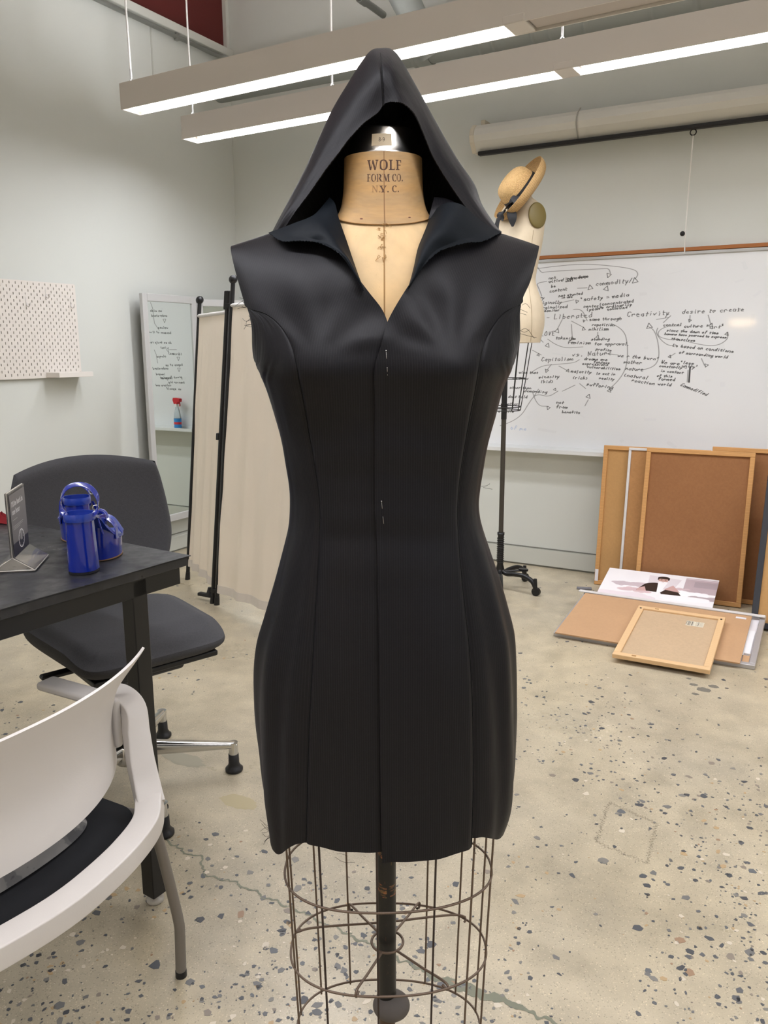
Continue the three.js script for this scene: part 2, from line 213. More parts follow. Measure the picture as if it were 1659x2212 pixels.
stripLight(-3.403, 3.2, -3.41, 2.70, [[0.02, 2.14, 1], [2.24, 4.4, 0], [4.5, 6.58, 1]], [[0.015, -0.03], [2.14, 0.02], [4.45, 0]], 'white hanging strip light with the wide bright lamp crossing behind the black hood', 0.13, 0.010, -2.2 * rad);
stripLight(-3.551, 3.2, -4.03, 2.70, [[0.02, 2.30, 1], [2.40, 4.6, 1], [4.7, 6.72, 1]], [[0.03, -0.03], [1.045, 0], [2.32, 0.01], [4.6, 0]], 'white hanging strip light with a thin bright line, nearer the whiteboard wall', 0.13, 0.030, -2.2 * rad);
for (const [z, lab] of [[-0.4, 'white hanging strip light above the front dress form, out of view'], [3.2, 'white hanging strip light in the unseen rear half of the room']]) stripLight(-3.4, 3.2, z, 2.70, [[0.02, 3.2, 1], [3.3, 6.58, 1]], [[0.05, 0], [3.25, 0], [6.5, 0]], lab);
// long lamp on the rear wall, the source of the streak in the whiteboard
{ const t = thing('wall_lamp', 'long warm wall lamp on the rear wall', 'wall lamp', [-0.3, 1.90, ZR - 0.03]); part('housing', rbox(3.2, 0.1, 0.06, 0.01), M.whiteMetal, t); part('diffuser', rbox(3.1, 0.04, 0.02, 0.006, 0, 0, -0.032), std({ color: 0xffffff, emissive: 0xffd9a8, emissiveIntensity: 20, roughness: 0.6 }), t); const l = new THREE.RectAreaLight(0xffd9a8, 6, 3.0, 0.05); l.position.set(0, 0, -0.05); t.add(l); }

// ------------------------------------------------------------------ pipes and ducts under the ceiling
{
  single('conduit_pipe', merge([tube([[XL + 0.035, 3.545, 2.5], [XL + 0.035, 3.545, -1], [XL + 0.035, 3.545, -4.8], [XL + 0.04, 3.545, -5.02], [XL + 0.10, 3.545, -5.12], [XL + 0.25, 3.545, -5.15], [-3, 3.545, -5.15], [0, 3.545, -5.15]], 0.014, 160, 12), ...[-2.2, -3.4, -4.6].map((z) => rbox(0.03, 0.045, 0.03, 0.004, XL + 0.03, 3.545, z))]), M.galv, 'thin grey steel conduit running under the red wall and round the corner', 'pipe');
  const p = thing('ceiling_pipe', 'grey steel pipe high above the strip lights, behind the hood', 'pipe', [-2.8, 3.6, -5.1]);
  part('pipe', turned(cyl(0.022, 0.022, 7, 0, 0, 0, 20), Math.PI / 2, 0, 0, 0, 0, 3.5), M.galv, p);
  for (const z of [0.27, 0.62, 2.6]) part('coupling', turned(cyl(0.028, 0.028, 0.08, 0, 0, 0, 20), Math.PI / 2, 0, 0, 0, 0, z), M.galv, p);
  for (const z of [0.5, 3.2]) part('hanger_rod', cyl(0.004, 0.004, 1.1, 0, 0.55, z, 8), M.alu, p);
  // pale flexible duct, running towards the far wall
  const f = thing('flexible_duct', 'pale silvery flexible duct at the ceiling above the nearer strip light', 'duct', [-2.28, 3.72, -5.0]);
  part('duct_skin', sheet((u, v) => { const a = -u * 2 * Math.PI, R = 0.125 + 0.005 * Math.sin(v * 2 * Math.PI * 90 + u * 6.283); return [Math.cos(a) * R, Math.sin(a) * R + 0.02 * Math.sin(v * 5), v * 6.5]; }, 40, 540, { wrap: true, uv: (u, v) => [u * 0.7, v * 6.5] }), M.foil, f);
  for (const z of [1.2, 3.6]) part('hanger_strap', rbox(0.02, 0.95, 0.004, 0.001, 0.125, 0.5, z), M.alu, f);
  // grey round duct along the far wall
  const d = thing('round_duct', 'grey ribbed round duct running along the far wall behind the strip lights', 'duct', [-4.0, 3.28, -4.86]);
  const R0 = 0.105, prof = []; const L = 8.2; prof.push([0.0, 0]); prof.push([R0 * 0.9, 0.0]);
  for (let s = 0.0; s < L; s += 0.005) { let R = R0; for (const q of [1.55, 2.0, 2.08, 2.32, 2.42, 2.62, 2.98, 3.2, 3.42, 3.6, 3.8, 4.0, 4.3, 4.8, 5.3]) R += 0.010 * gauss(s - q, 0.014); prof.push([R, s + 0.001]); }
  prof.push([R0, L]); prof.push([0, L]);
  part('duct_pipe', turned(lathe(prof, 40), 0, 0, -Math.PI / 2), M.duct, d);
  part('branch_duct', merge([turned(cyl(0.075, 0.09, 0.5, 0, 0, 0, 32), 0.5, 0, 0.35, 1.62, 0.12, 0.18), turned(cyl(0.112, 0.112, 0.09, 0, 0, 0, 32), 0, 0, Math.PI / 2, 1.62, 0, 0)]), M.duct, d);
  for (const x of [2.5, 4.4]) part('hanger_strap', merge([cyl(0.005, 0.005, 1.35, x, 0.77, 0, 8), rbox(0.014, 0.1, 0.03, 0.003, x, 0.1, 0.06)]), M.alu, d);
}

// ------------------------------------------------------------------ whiteboard and what is written on it
const GLYPH = { a: '46261514233344 4643', b: '1913 15263645443323', c: '4536261514233343', d: '46361514233344 4943', e: '154536261514233343', f: '48392923 1646', g: '46361514233344 4641302011', h: '1913 1526364543', i: '2623 2728', j: '262120 2728', k: '1913 4615 2543', l: '29242333', m: '0603 05162523 25364543', n: '1613 1526364543', o: '261514233344453626', p: '1610 15263645443323', q: '46361514233344 4640', r: '1613 15263645', s: '45362615253444332313', t: '28242333 1646', u: '1614233344 4643', v: '162346', w: '0613253346', x: '1643 1346', y: '162344 4610', z: '16461343', L: '191343', O: '291814233344483929', V: '192349', E: '49191343 1636', C: '4839291814233344', N: '13194349', Y: '1926 4926 2623', X: '1943 1349', W: '0913263349', '(': '38262433', ')': '18363413', '"': '1917 2927', '-': '1545', '=': '1646 1444', ',': '2321', '.': '2324', '/': '1349' };
const NOTES = [['not', 1.85, 1.09, 0.023, 6], ['active', 1.85, 1.07, 0.023, 6], ['(introduce', 1.94, 1.08, 0.023, 6], ['take away', 1.97, 1.08, 0.02, 10], ['use)', 1.96, 1.07, 0.017, 6], ['be', 1.87, 1.04, 0.02, 6], ['content', 1.86, 1.01, 0.023, 8], ['not stunted', 1.92, 0.98, 0.02, 6], ['in use', 1.94, 0.97, 0.017, 6], ['commodity/', 2.15, 1.04, 0.031, 5], ['ety', 1.78, 0.97, 0.023, 3], ['originally', 1.78, 0.94, 0.023, 0], ['marginalized', 1.78, 0.91, 0.023, 1], ['monitor', 1.83, 0.89, 0.02, 3], ['"safety = media', 2.06, 0.95, 0.028, 6], ['center', 2.08, 0.91, 0.023, 2], ['(concentrated', 2.18, 0.92, 0.022, 6], ['(yeah"', 2.1, 0.89, 0.023, 5], ['is ordinarily', 2.18, 0.9, 0.022, 7], ['contained', 2.23, 0.89, 0.019, 7], ['Y - Liberated', 1.79, 0.84, 0.038, 3], ['same through', 2.12, 0.83, 0.023, 1], ['repetition', 2.14, 0.8, 0.02, -3], ['X', 1.78, 0.8, 0.026, -1], ['LOVE', 1.81, 0.74, 0.032, 4], ['nihilism', 2.12, 0.77, 0.023, 1], ['tokenism', 1.91, 0.72, 0.023, -4], ['feminism', 1.99, 0.69, 0.026, -2], ['standing', 2.14, 0.71, 0.02, 0], ['for approval,', 2.16, 0.68, 0.023, 0], ['profits', 2.17, 0.65, 0.02, -8], ['Capitalism', 1.82, 0.58, 0.030, 2], ['vs. Nature', 2.02, 0.61, 0.035, 4], ['we r the burn"', 2.31, 0.61, 0.025, -8], ['mother', 2.35, 0.57, 0.025, -4], ['nature', 2.36, 0.53, 0.025, -5], ['(natural', 2.35, 0.49, 0.026, -9], ['reaction', 2.4, 0.46, 0.025, -13], ['dreams are', 2.1, 0.59, 0.02, -4], ['fantasy', 2.16, 0.57, 0.02, -4], ['expressions', 2.09, 0.56, 0.02, -4], ['vulnerabilities', 2.12, 0.54, 0.02, -5], ['is set in', 2.18, 0.5, 0.02, -3], ['reality', 2.2, 0.47, 0.02, -5], ['minority', 1.81, 0.47, 0.024, 3], ['(kid)', 1.82, 0.44, 0.024, 3], ['majority', 2.02, 0.51, 0.023, -3], ['(rich)', 2.03, 0.47, 0.023, -3], ['suffering', 2.12, 0.43, 0.026, -9], ['demanding', 1.71, 0.38, 0.024, -3], ['not', 1.93, 0.31, 0.024, -2], ['from', 1.93, 0.28, 0.027, 0], ['benefits', 1.97, 0.25, 0.021, 0], ['Creativity', 2.35, 0.85, 0.036, 2], ['desire to create', 2.67, 0.86, 0.03, 2], ['control', 2.57, 0.79, 0.021, 1], ['culture', 2.69, 0.78, 0.021, 1], ['"art"', 2.81, 0.77, 0.029, 3], ['since the dawn of time', 2.59, 0.76, 0.019, -6], ['humans have yearned to express', 2.58, 0.74, 0.016, -6], ['themselves', 2.62, 0.71, 0.019, -8], ['Lo based on conditions', 2.63, 0.67, 0.022, -9], ['of surrounding world', 2.67, 0.63, 0.019, -9], ['We are', 2.57, 0.57, 0.025, -8], ['constantly -', 2.56, 0.55, 0.019, -7], ['in contact', 2.57, 0.52, 0.019, -7], ['of this', 2.55, 0.49, 0.019, -3], ['formed', 2.56, 0.47, 0.022, -3], ['world', 2.56, 0.44, 0.022, -5], ['"less', 2.68, 0.57, 0.022, -8], ['unity"', 2.69, 0.55, 0.022, -7], ['Commodified', 2.69, 0.44, 0.022, -29], ['also that', 1.67, 0.5, 0.021, -1], ['we know', 1.63, 0.46, 0.021, 1], ['other than', 1.61, 0.4, 0.021, -1], ['dont hold', 1.6, 0.34, 0.021, 0], ['rather', 1.58, 0.29, 0.022, 2], ['a little', 1.53, 0.24, 0.022, 2]];
const STROKES = [[[1.77, 1.16], [2.01, 1.18], [2.21, 1.16], [2.38, 1.13], [2.41, 1.10], [2.39, 1.07]], [[1.77, 1.18], [1.80, 1.13], [1.83, 1.14], [2.19, 1.14], [2.23, 1.14], [2.24, 1.11]], [[1.81, 0.99], [1.79, 1.04], [1.77, 1.07], [1.84, 1.08]], [[2.04, 1.03], [2.10, 1.03]], [[1.91, 0.94], [2.02, 0.96]], [[2.02, 0.90], [2.07, 0.91], [2.11, 0.83]], [[1.95, 0.84], [1.92, 0.78]], [[2.01, 0.81], [2.02, 0.73]], [[2.01, 0.83], [2.09, 0.79]], [[2.18, 0.76], [2.18, 0.74]], [[2.26, 0.81], [2.34, 0.78], [2.37, 0.67], [2.37, 0.55], [2.33, 0.47], [2.27, 0.41]], [[1.79, 0.74], [1.83, 0.70]], [[1.86, 0.72], [1.94, 0.66], [2.09, 0.67]], [[1.76, 0.65], [1.82, 0.62]], [[1.75, 0.50], [1.81, 0.55], [1.92, 0.56], [2.04, 0.57], [2.07, 0.59]], [[2.22, 0.63], [2.31, 0.62]], [[1.89, 0.56], [1.86, 0.52]], [[1.94, 0.55], [2.00, 0.52]], [[2.08, 0.44], [2.12, 0.41]], [[2.05, 0.43], [1.97, 0.39]], [[1.77, 0.38], [1.80, 0.29], [1.88, 0.29]], [[1.55, 0.15], [1.68, 0.19], [1.76, 0.33], [1.80, 0.37], [1.88, 0.35], [1.94, 0.39]], [[2.12, 0.30], [2.14, 0.34]], [[1.81, 0.40], [1.78, 0.35]], [[2.46, 0.53], [2.52, 0.54], [2.56, 0.59], [2.55, 0.69], [2.52, 0.77], [2.48, 0.79]], [[2.62, 0.71], [2.55, 0.72], [2.54, 0.76], [2.59, 0.79], [2.67, 0.79]], [[2.71, 0.70], [2.78, 0.68], [2.88, 0.67], [2.94, 0.71], [2.93, 0.75]], [[2.65, 0.68], [2.62, 0.67], [2.57, 0.70], [2.53, 0.75], [2.54, 0.78]], [[2.61, 0.85], [2.57, 0.81]], [[2.72, 0.85], [2.72, 0.82]], [[2.82, 0.85], [2.84, 0.79]], [[2.65, 0.63], [2.62, 0.61]], [[2.80, 0.60], [2.82, 0.56]], [[2.73, 0.46], [2.73, 0.53]], [[2.53, 0.83], [2.60, 0.84]]];
const HEADS = [[2.23, 1.10, 0.026], [2.39, 1.06, 0.032], [2.12, 1.03, 0.029], [2.22, 1.02, 0.029], [2.04, 0.95, 0.019], [2.09, 0.83, 0.013], [1.92, 0.77, 0.026], [2.02, 0.72, 0.022], [2.09, 0.78, 0.019], [2.18, 0.73, 0.019], [1.86, 0.68, 0.026], [2.27, 0.40, 0.022], [1.86, 0.52, 0.022], [2.00, 0.52, 0.019], [1.88, 0.28, 0.022], [2.14, 0.36, 0.026], [2.49, 0.79, 0.032], [2.93, 0.74, 0.019], [2.84, 0.79, 0.022], [2.72, 0.82, 0.016], [2.62, 0.61, 0.016], [2.83, 0.56, 0.019], [1.80, 0.62, 0.016], [1.92, 0.40, 0.016]];

const BX0 = -3.5, BX1 = 1.2, BY0 = 0.80, BY1 = 2.0;      // whiteboard
const boardTex = canvasTex(2048, 768, (c, w, h) => {
  const r = rng(77), W = BX1 - BX0, H = BY1 - BY0, X = (m) => m / W * w, Y = (m) => h - m / H * h;
  c.fillStyle = '#e3e5e6'; c.fillRect(0, 0, w, h);
  for (let k = 0; k < 60; k++) { c.strokeStyle = `rgba(150,155,165,${0.02 + 0.04 * r()})`; c.lineWidth = 3 + r() * 12; const x = r() * w, y = r() * h, a = r() * 6; c.beginPath(); c.moveTo(x, y); c.lineTo(x + Math.cos(a) * 60 * r(), y + Math.sin(a) * 40 * r()); c.stroke(); }
  c.lineCap = c.lineJoin = 'round';
  const write = (text, x, y, s, deg, col, lw) => { c.save(); c.translate(X(x), Y(y)); c.rotate(-deg * rad); const u = s / W * w * 0.14; c.strokeStyle = col; c.lineWidth = lw; let pen = 0; for (const ch of text) { const g = GLYPH[ch]; if (g) for (const st of g.split(' ')) { c.beginPath(); for (let k = 0; k + 1 < st.length; k += 2) { const gx = (pen + (+st[k]) * 0.95 + 0.28 * (+st[k + 1] - 3) * 0.7 + (r() - 0.5) * 0.9) * u, gy = -((+st[k + 1]) - 3 + (r() - 0.5) * 1.1) * u * 1.25; if (k) c.lineTo(gx, gy); else c.moveTo(gx, gy); } c.stroke(); } pen += g ? (ch === 'i' || ch === 'l' || ch === 't' ? 4.2 : 5) : 4; } c.restore(); };
  for (const [t, x, y, s, a] of NOTES) write(t, x, y, s * 1.08, a, s > 0.028 ? 'rgba(70,70,70,0.85)' : 'rgba(40,40,40,0.92)', s > 0.028 ? 1.9 : 1.7);
  c.strokeStyle = 'rgba(95,95,95,0.62)'; c.lineWidth = 2.3;
  for (const l of STROKES) { c.beginPath(); l.forEach((p, k) => { if (!k) c.moveTo(X(p[0]), Y(p[1])); else if (k < l.length - 1) { const q = l[k + 1]; c.quadraticCurveTo(X(p[0]), Y(p[1]), X((p[0] + q[0]) / 2), Y((p[1] + q[1]) / 2)); } else c.lineTo(X(p[0]), Y(p[1])); }); c.stroke(); }
  c.strokeStyle = 'rgba(50,50,50,0.8)'; c.lineWidth = 1.7;
  for (const [x, y, s] of HEADS) { const a = Math.floor(r() * 3) * 1.57 + 0.2; c.beginPath(); for (let k = 0; k < 4; k++) { const b = a + k * 2.094; const px = X(x + Math.cos(b) * s * 0.62), py = Y(y + Math.sin(b) * s * 0.62); if (k) c.lineTo(px, py); else c.moveTo(px, py); } c.stroke(); }
  c.strokeStyle = 'rgba(40,40,40,0.9)'; c.lineWidth = 4; c.beginPath(); c.moveTo(X(2.74), Y(0.46)); c.lineTo(X(2.74), Y(0.55)); c.stroke();
  write('of me', 1.62, 0.13, 0.035, -4, 'rgba(95,130,190,0.35)', 2);
  // the part seen in the mirror
  const left = [['we wish', 0.36, 0.97, 0.028, 2], ['understood', 0.30, 0.93, 0.026, 2], ['values', 0.30, 0.83, 0.028, 4], ['because of it we', 0.27, 0.79, 0.024, 4], ['do we truly really', 0.27, 0.71, 0.026, 2], ['(no)', 0.33, 0.67, 0.026, 2], ['(dreams)', 0.16, 0.615, 0.028, 4], ['hopes of us', 0.16, 0.53, 0.026, -2], ['always', 0.34, 0.60, 0.026, -2], ['understand', 0.32, 0.50, 0.026, -2], ['inward', 0.36, 0.45, 0.026, 0], ['great freedom', 0.17, 0.43, 0.028, -4], ['image of', 0.28, 0.42, 0.026, -2], ['however big', 0.15, 0.385, 0.024, 0], ['culture and', 0.30, 0.36, 0.024, -2], ['myself', 0.25, 0.33, 0.026, 0], ['us', 0.19, 0.33, 0.024, 0]];
  for (const [t, x, y, s, a] of left) write(t, x, y, s, a, 'rgba(50,50,50,0.88)', 1.8);
  c.strokeStyle = 'rgba(70,70,70,0.7)'; c.lineWidth = 2; for (const l of [[[0.22, 0.66], [0.30, 0.66]], [[0.31, 0.64], [0.33, 0.66], [0.31, 0.68], [0.31, 0.64]], [[0.19, 0.60], [0.205, 0.57], [0.22, 0.60], [0.19, 0.60]], [[0.19, 0.51], [0.205, 0.48], [0.22, 0.51], [0.19, 0.51]], [[0.32, 0.91], [0.335, 0.88], [0.35, 0.91], [0.32, 0.91]], [[0.48, 1.05], [0.46, 1.0], [0.45, 0.88], [0.40, 0.82]], [[0.47, 0.66], [0.45, 0.62], [0.44, 0.55]]]) { c.beginPath(); l.forEach((p, k) => k ? c.lineTo(X(p[0]), Y(p[1])) : c.moveTo(X(p[0]), Y(p[1]))); c.stroke(); }
});
boardTex.wrapS = boardTex.wrapT = THREE.ClampToEdgeWrapping;
{
  const t = thing('whiteboard', 'wide whiteboard on the far wall covered in handwritten black notes and arrows', 'whiteboard', [(BX0 + BX1) / 2, BY0, ZB]);
  const W = BX1 - BX0, H = BY1 - BY0, face = new THREE.PlaneGeometry(W, H); face.translate(0, H / 2, 0.0215);
  part('backing', rbox(W, H, 0.02, 0.003, 0, H / 2, 0.011), M.alu, t);
  part('writing_surface', face, phys({ map: boardTex, roughness: 0.4, clearcoat: 1, clearcoatRoughness: 0.06 }), t);
  part('upper_frame', rbox(W, 0.018, 0.03, 0.003, 0, H + 0.004, 0.016), M.alu, t);
  part('cork_rail', rbox(W, 0.022, 0.03, 0.004, 0, H + 0.026, 0.016), std({ color: 0xa4683a, roughness: 0.8, bumpMap: bumpFine, bumpScale: 0.0006 }), t);
  part('side_frame', rbox(0.02, H, 0.03, 0.003, -W / 2 + 0.005, H / 2, 0.016), M.alu, t);
  part('side_frame', rbox(0.02, H, 0.03, 0.003, W / 2 - 0.005, H / 2, 0.016), M.alu, t);
  const tr = extrude(polyShape([[0, 0.03], [0.03, 0.03], [0.03, 0.008], [0.118, 0.008], [0.121, 0.02], [0.13, 0.02], [0.13, -0.004], [0.124, -0.008], [0, -0.008]]), W); tr.rotateY(-Math.PI / 2); tr.translate(W / 2, 0, 0);
  part('tray', tr, std({ color: 0xdadcdb, roughness: 0.4 }), t);
}
{ // spray bottle on the tray, seen in the mirror
  const t = thing('spray_bottle', 'clear spray bottle with red trigger head and blue label, seen in the mirror', 'spray bottle', [-3.30, BY0 + 0.0085, ZB + 0.075], 0.2);
  const b = lathe([[0, 0], [0.030, 0], [0.034, 0.006], [0.034, 0.09], [0.031, 0.11], [0.026, 0.135], [0.018, 0.165], [0.014, 0.178], [0.014, 0.19], [0, 0.19]], 32); b.scale(1.1, 1, 0.8);
  part('bottle', b, phys({ color: 0xdfe9ee, roughness: 0.15, transmission: 0.75, thickness: 0.02, ior: 1.4 }), t);
  const lab = canvasTex(128, 128, (c, w, h) => { c.fillStyle = '#2f86c9'; c.fillRect(0, 0, w, h); c.fillStyle = '#d2313c'; c.fillRect(0, 48, w, 34); c.fillStyle = '#e9edf0'; c.fillRect(10, 92, 80, 5); c.fillRect(10, 104, 60, 4); }); const lg = new THREE.CylinderGeometry(0.0347, 0.0347, 0.075, 32, 1, true); lg.scale(1.1, 1, 0.8); lg.translate(0, 0.05, 0);
  part('label', lg, std({ map: lab, roughness: 0.5, side: THREE.DoubleSide }), t);
  part('collar', cyl(0.017, 0.015, 0.025, 0, 0.198, 0), std({ color: 0xe8e6e2, roughness: 0.4 }), t);
  const head = extrude(polyShape([[-0.022, 0.21], [0.018, 0.21], [0.022, 0.222], [0.052, 0.232], [0.052, 0.25], [0.02, 0.256], [-0.03, 0.256], [-0.036, 0.24]]), 0.024, 0.003); head.translate(0, 0, -0.012); head.rotateY(Math.PI);
  part('spray_head', head, std({ color: 0xc21f2b, roughness: 0.4 }), t);
  const trig = tube([[-0.028, 0.228, 0], [-0.042, 0.212, 0], [-0.040, 0.19, 0]], 0.005, 16, 8); part('trigger', trig, std({ color: 0xc21f2b, roughness: 0.4 }), t);
}
{ // projection screen case
  const L = 3.3, t = thing('projection_screen', 'long white rolled-up projection screen case on the wall above the whiteboard', 'projection screen', [-2.144, 2.69, ZB]);
  const cs = polyShape([[0.02, 0.0], [0.09, -0.004], [0.135, 0.05], [0.145, 0.085], [0.13, 0.125], [0.10, 0.15], [0.05, 0.155], [0.02, 0.14]]);
  const g = extrude(cs, L, 0.002); g.rotateY(-Math.PI / 2); g.translate(L, 0, 0); part('case', g, std({ color: 0xd8d6cc, roughness: 0.42 }), t);
  const e = extrude(cs, 0.02, 0.006); e.rotateY(-Math.PI / 2); e.translate(0.012, 0, 0); part('end_cap', e, std({ color: 0xd9d0bd, roughness: 0.45 }), t);
  part('bottom_bar', rbox(L - 0.04, 0.024, 0.04, 0.006, L / 2 + 0.015, -0.018, 0.10), std({ color: 0x0c0c0c, roughness: 0.5 }), t);
  part('case_joint', tube([[0.67, -0.006, 0.09], [0.67, 0.048, 0.138], [0.67, 0.085, 0.149], [0.67, 0.127, 0.134], [0.67, 0.155, 0.10], [0.67, 0.175, 0.07]], 0.004, 30, 6), std({ color: 0xa9a79e, roughness: 0.6 }), t);
  part('wall_bracket', rbox(0.03, 0.03, 0.1, 0.004, 0.06, 0.165, 0.05), std({ color: 0xbdb49f, roughness: 0.5 }), t);
  const ring = new THREE.TorusGeometry(0.016, 0.0035, 10, 24); ring.translate(1.325, -0.045, 0.10); part('pull_ring', ring, M.blackMetal, t);
  const cord = part('pull_cord', tube([[1.325, -0.06, 0.10], [1.322, -0.3, 0.10], [1.318, -0.6, 0.095], [1.317, -0.69, 0.07]], 0.0035, 40, 8), std({ color: 0xe8e6e0, roughness: 0.8 }), t);
  const kn = new THREE.SphereGeometry(0.014, 20, 14); kn.translate(1.303, -0.585, 0.10); part('cord_knob', kn, M.black, cord);
}

// ------------------------------------------------------------------ left wall: pegboard and mirror
{
  const z0 = -3.585, z1 = -2.825, y0 = 1.30, y1 = 1.858, W = z1 - z0, H = y1 - y0;
  const t = thing('pegboard', 'white slotted pegboard with a small corner shelf on the left wall', 'pegboard', [XL, y0, (z0 + z1) / 2], Math.PI / 2);
  const s = new THREE.Shape(), R = 0.014, a = W / 2; s.moveTo(-a + R, 0); s.lineTo(a - R, 0); s.quadraticCurveTo(a, 0, a, R); s.lineTo(a, H - R); s.quadraticCurveTo(a, H, a - R, H); s.lineTo(-a + R, H); s.quadraticCurveTo(-a, H, -a, H - R); s.lineTo(-a, R); s.quadraticCurveTo(-a, 0, -a + R, 0);
  for (let j = 0; j < 27; j++) for (let k = 0; k < 19; k++) { const x = -a + 0.02 + k * 0.04 + (j % 2 ? 0.02 : 0) - 0.0, y = 0.02 + j * 0.02 - 0.004; if (x > a - 0.012) continue; const h = new THREE.Path(); h.moveTo(x - 0.0028, y); h.lineTo(x - 0.0028, y + 0.0135); h.lineTo(x + 0.0028, y + 0.0135); h.lineTo(x + 0.0028, y); h.closePath(); s.holes.push(h); }
  const g = extrude(s, 0.009); g.translate(0, 0, 0.014); part('panel', g, std({ color: 0xe0dad2, roughness: 0.45 }), t);
  for (const [x, y] of [[-0.34, 0.03], [0.34, 0.03], [-0.34, 0.53], [0.34, 0.53]]) part('spacer', cyl(0.012, 0.012, 0.014, 0, 0, 0, 16).rotateX(Math.PI / 2).translate(x, y, 0.007), M.whitePlastic, t);
  part('shelf', merge([rbox(0.25, 0.006, 0.115, 0.002, 0.245, 0.006, 0.077), rbox(0.25, 0.03, 0.006, 0.002, 0.245, 0.018, 0.133), rbox(0.006, 0.03, 0.115, 0.002, 0.12, 0.018, 0.077), rbox(0.006, 0.03, 0.115, 0.002, 0.37, 0.018, 0.077)]), std({ color: 0xe4dfd8, roughness: 0.4 }), t);
  const hooks = [[0.02, 0.455, 'white wire hook on the pegboard, lowest and furthest from its shelf'], [0.16, 0.51, 'white wire hook high on the pegboard, near its upper edge'], [0.335, 0.46, 'white wire hook on the pegboard close to the edge by the mirror']];
  for (const [x, y, lab] of hooks) { const hx = XL + 0.0195, hy = y0 + y, hz = (z0 + z1) / 2 - x; const h = thing('wire_hook', lab, 'hook', [hx, hy, hz], Math.PI / 2, 'white wire hooks on the pegboard'); part('wire', tube([[0, 0.03, 0], [0, 0.005, 0.003], [0, -0.03, 0.006], [0, -0.045, 0.02], [0, -0.035, 0.036], [0, -0.022, 0.04]], 0.0022, 30, 8), M.whitePlastic, h); part('clip', rbox(0.012, 0.02, 0.006, 0.002, 0.006, -0.03, 0.004), M.whitePlastic, h); }
}
{
  const t = thing('fitting_mirror', 'tall grey framed folding mirror by the left wall reflecting the whiteboard', 'mirror', [-4.05, 0, -4.30]);
  const fr = std({ color: 0xbcbcba, roughness: 0.45 }), gl = std({ color: 0xdfe6e2, metalness: 1, roughness: 0.015 });
  const panel = (w, y0, y1, tr, parent) => { const p = [rbox(0.03, y1 - y0, 0.045, 0.004, 0, (y0 + y1) / 2, -w / 2 + 0.0225), rbox(0.03, y1 - y0, 0.045, 0.004, 0, (y0 + y1) / 2, w / 2 - 0.0225), rbox(0.03, 0.05, w - 0.09, 0.004, 0, y1 - 0.025, 0), rbox(0.03, 0.05, w - 0.09, 0.004, 0, y0 + 0.025, 0)]; const bk = rbox(0.006, y1 - y0 - 0.02, w - 0.02, 0.002, -0.012, (y0 + y1) / 2, 0), gg = box(0.003, y1 - y0 - 0.08, w - 0.07, 0.002, (y0 + y1) / 2, 0); for (const g of [...p, bk, gg]) tr(g); part('frame', merge(p), fr, parent); part('back_board', bk, M.black, parent); part('glass', gg, gl, parent); };
  panel(0.52, 0.262, 1.83, (g) => g.translate(0.0, 0, 0), t);
  panel(0.52, 0.262, 1.815, (g) => { g.translate(0, 0, -0.262); g.rotateY(-0.62); g.translate(0, 0, -0.27); }, t);
  for (const y of [1.72, 0.4]) part('hinge', cyl(0.008, 0.008, 0.07, 0.016, y, -0.262, 12), M.alu, t);
  for (const [z, y] of [[-0.02, 1.6], [-0.02, 0.45]]) part('wall_mount', rbox(0.095, 0.04, 0.03, 0.004, -0.062, y, z), M.alu, t);
}

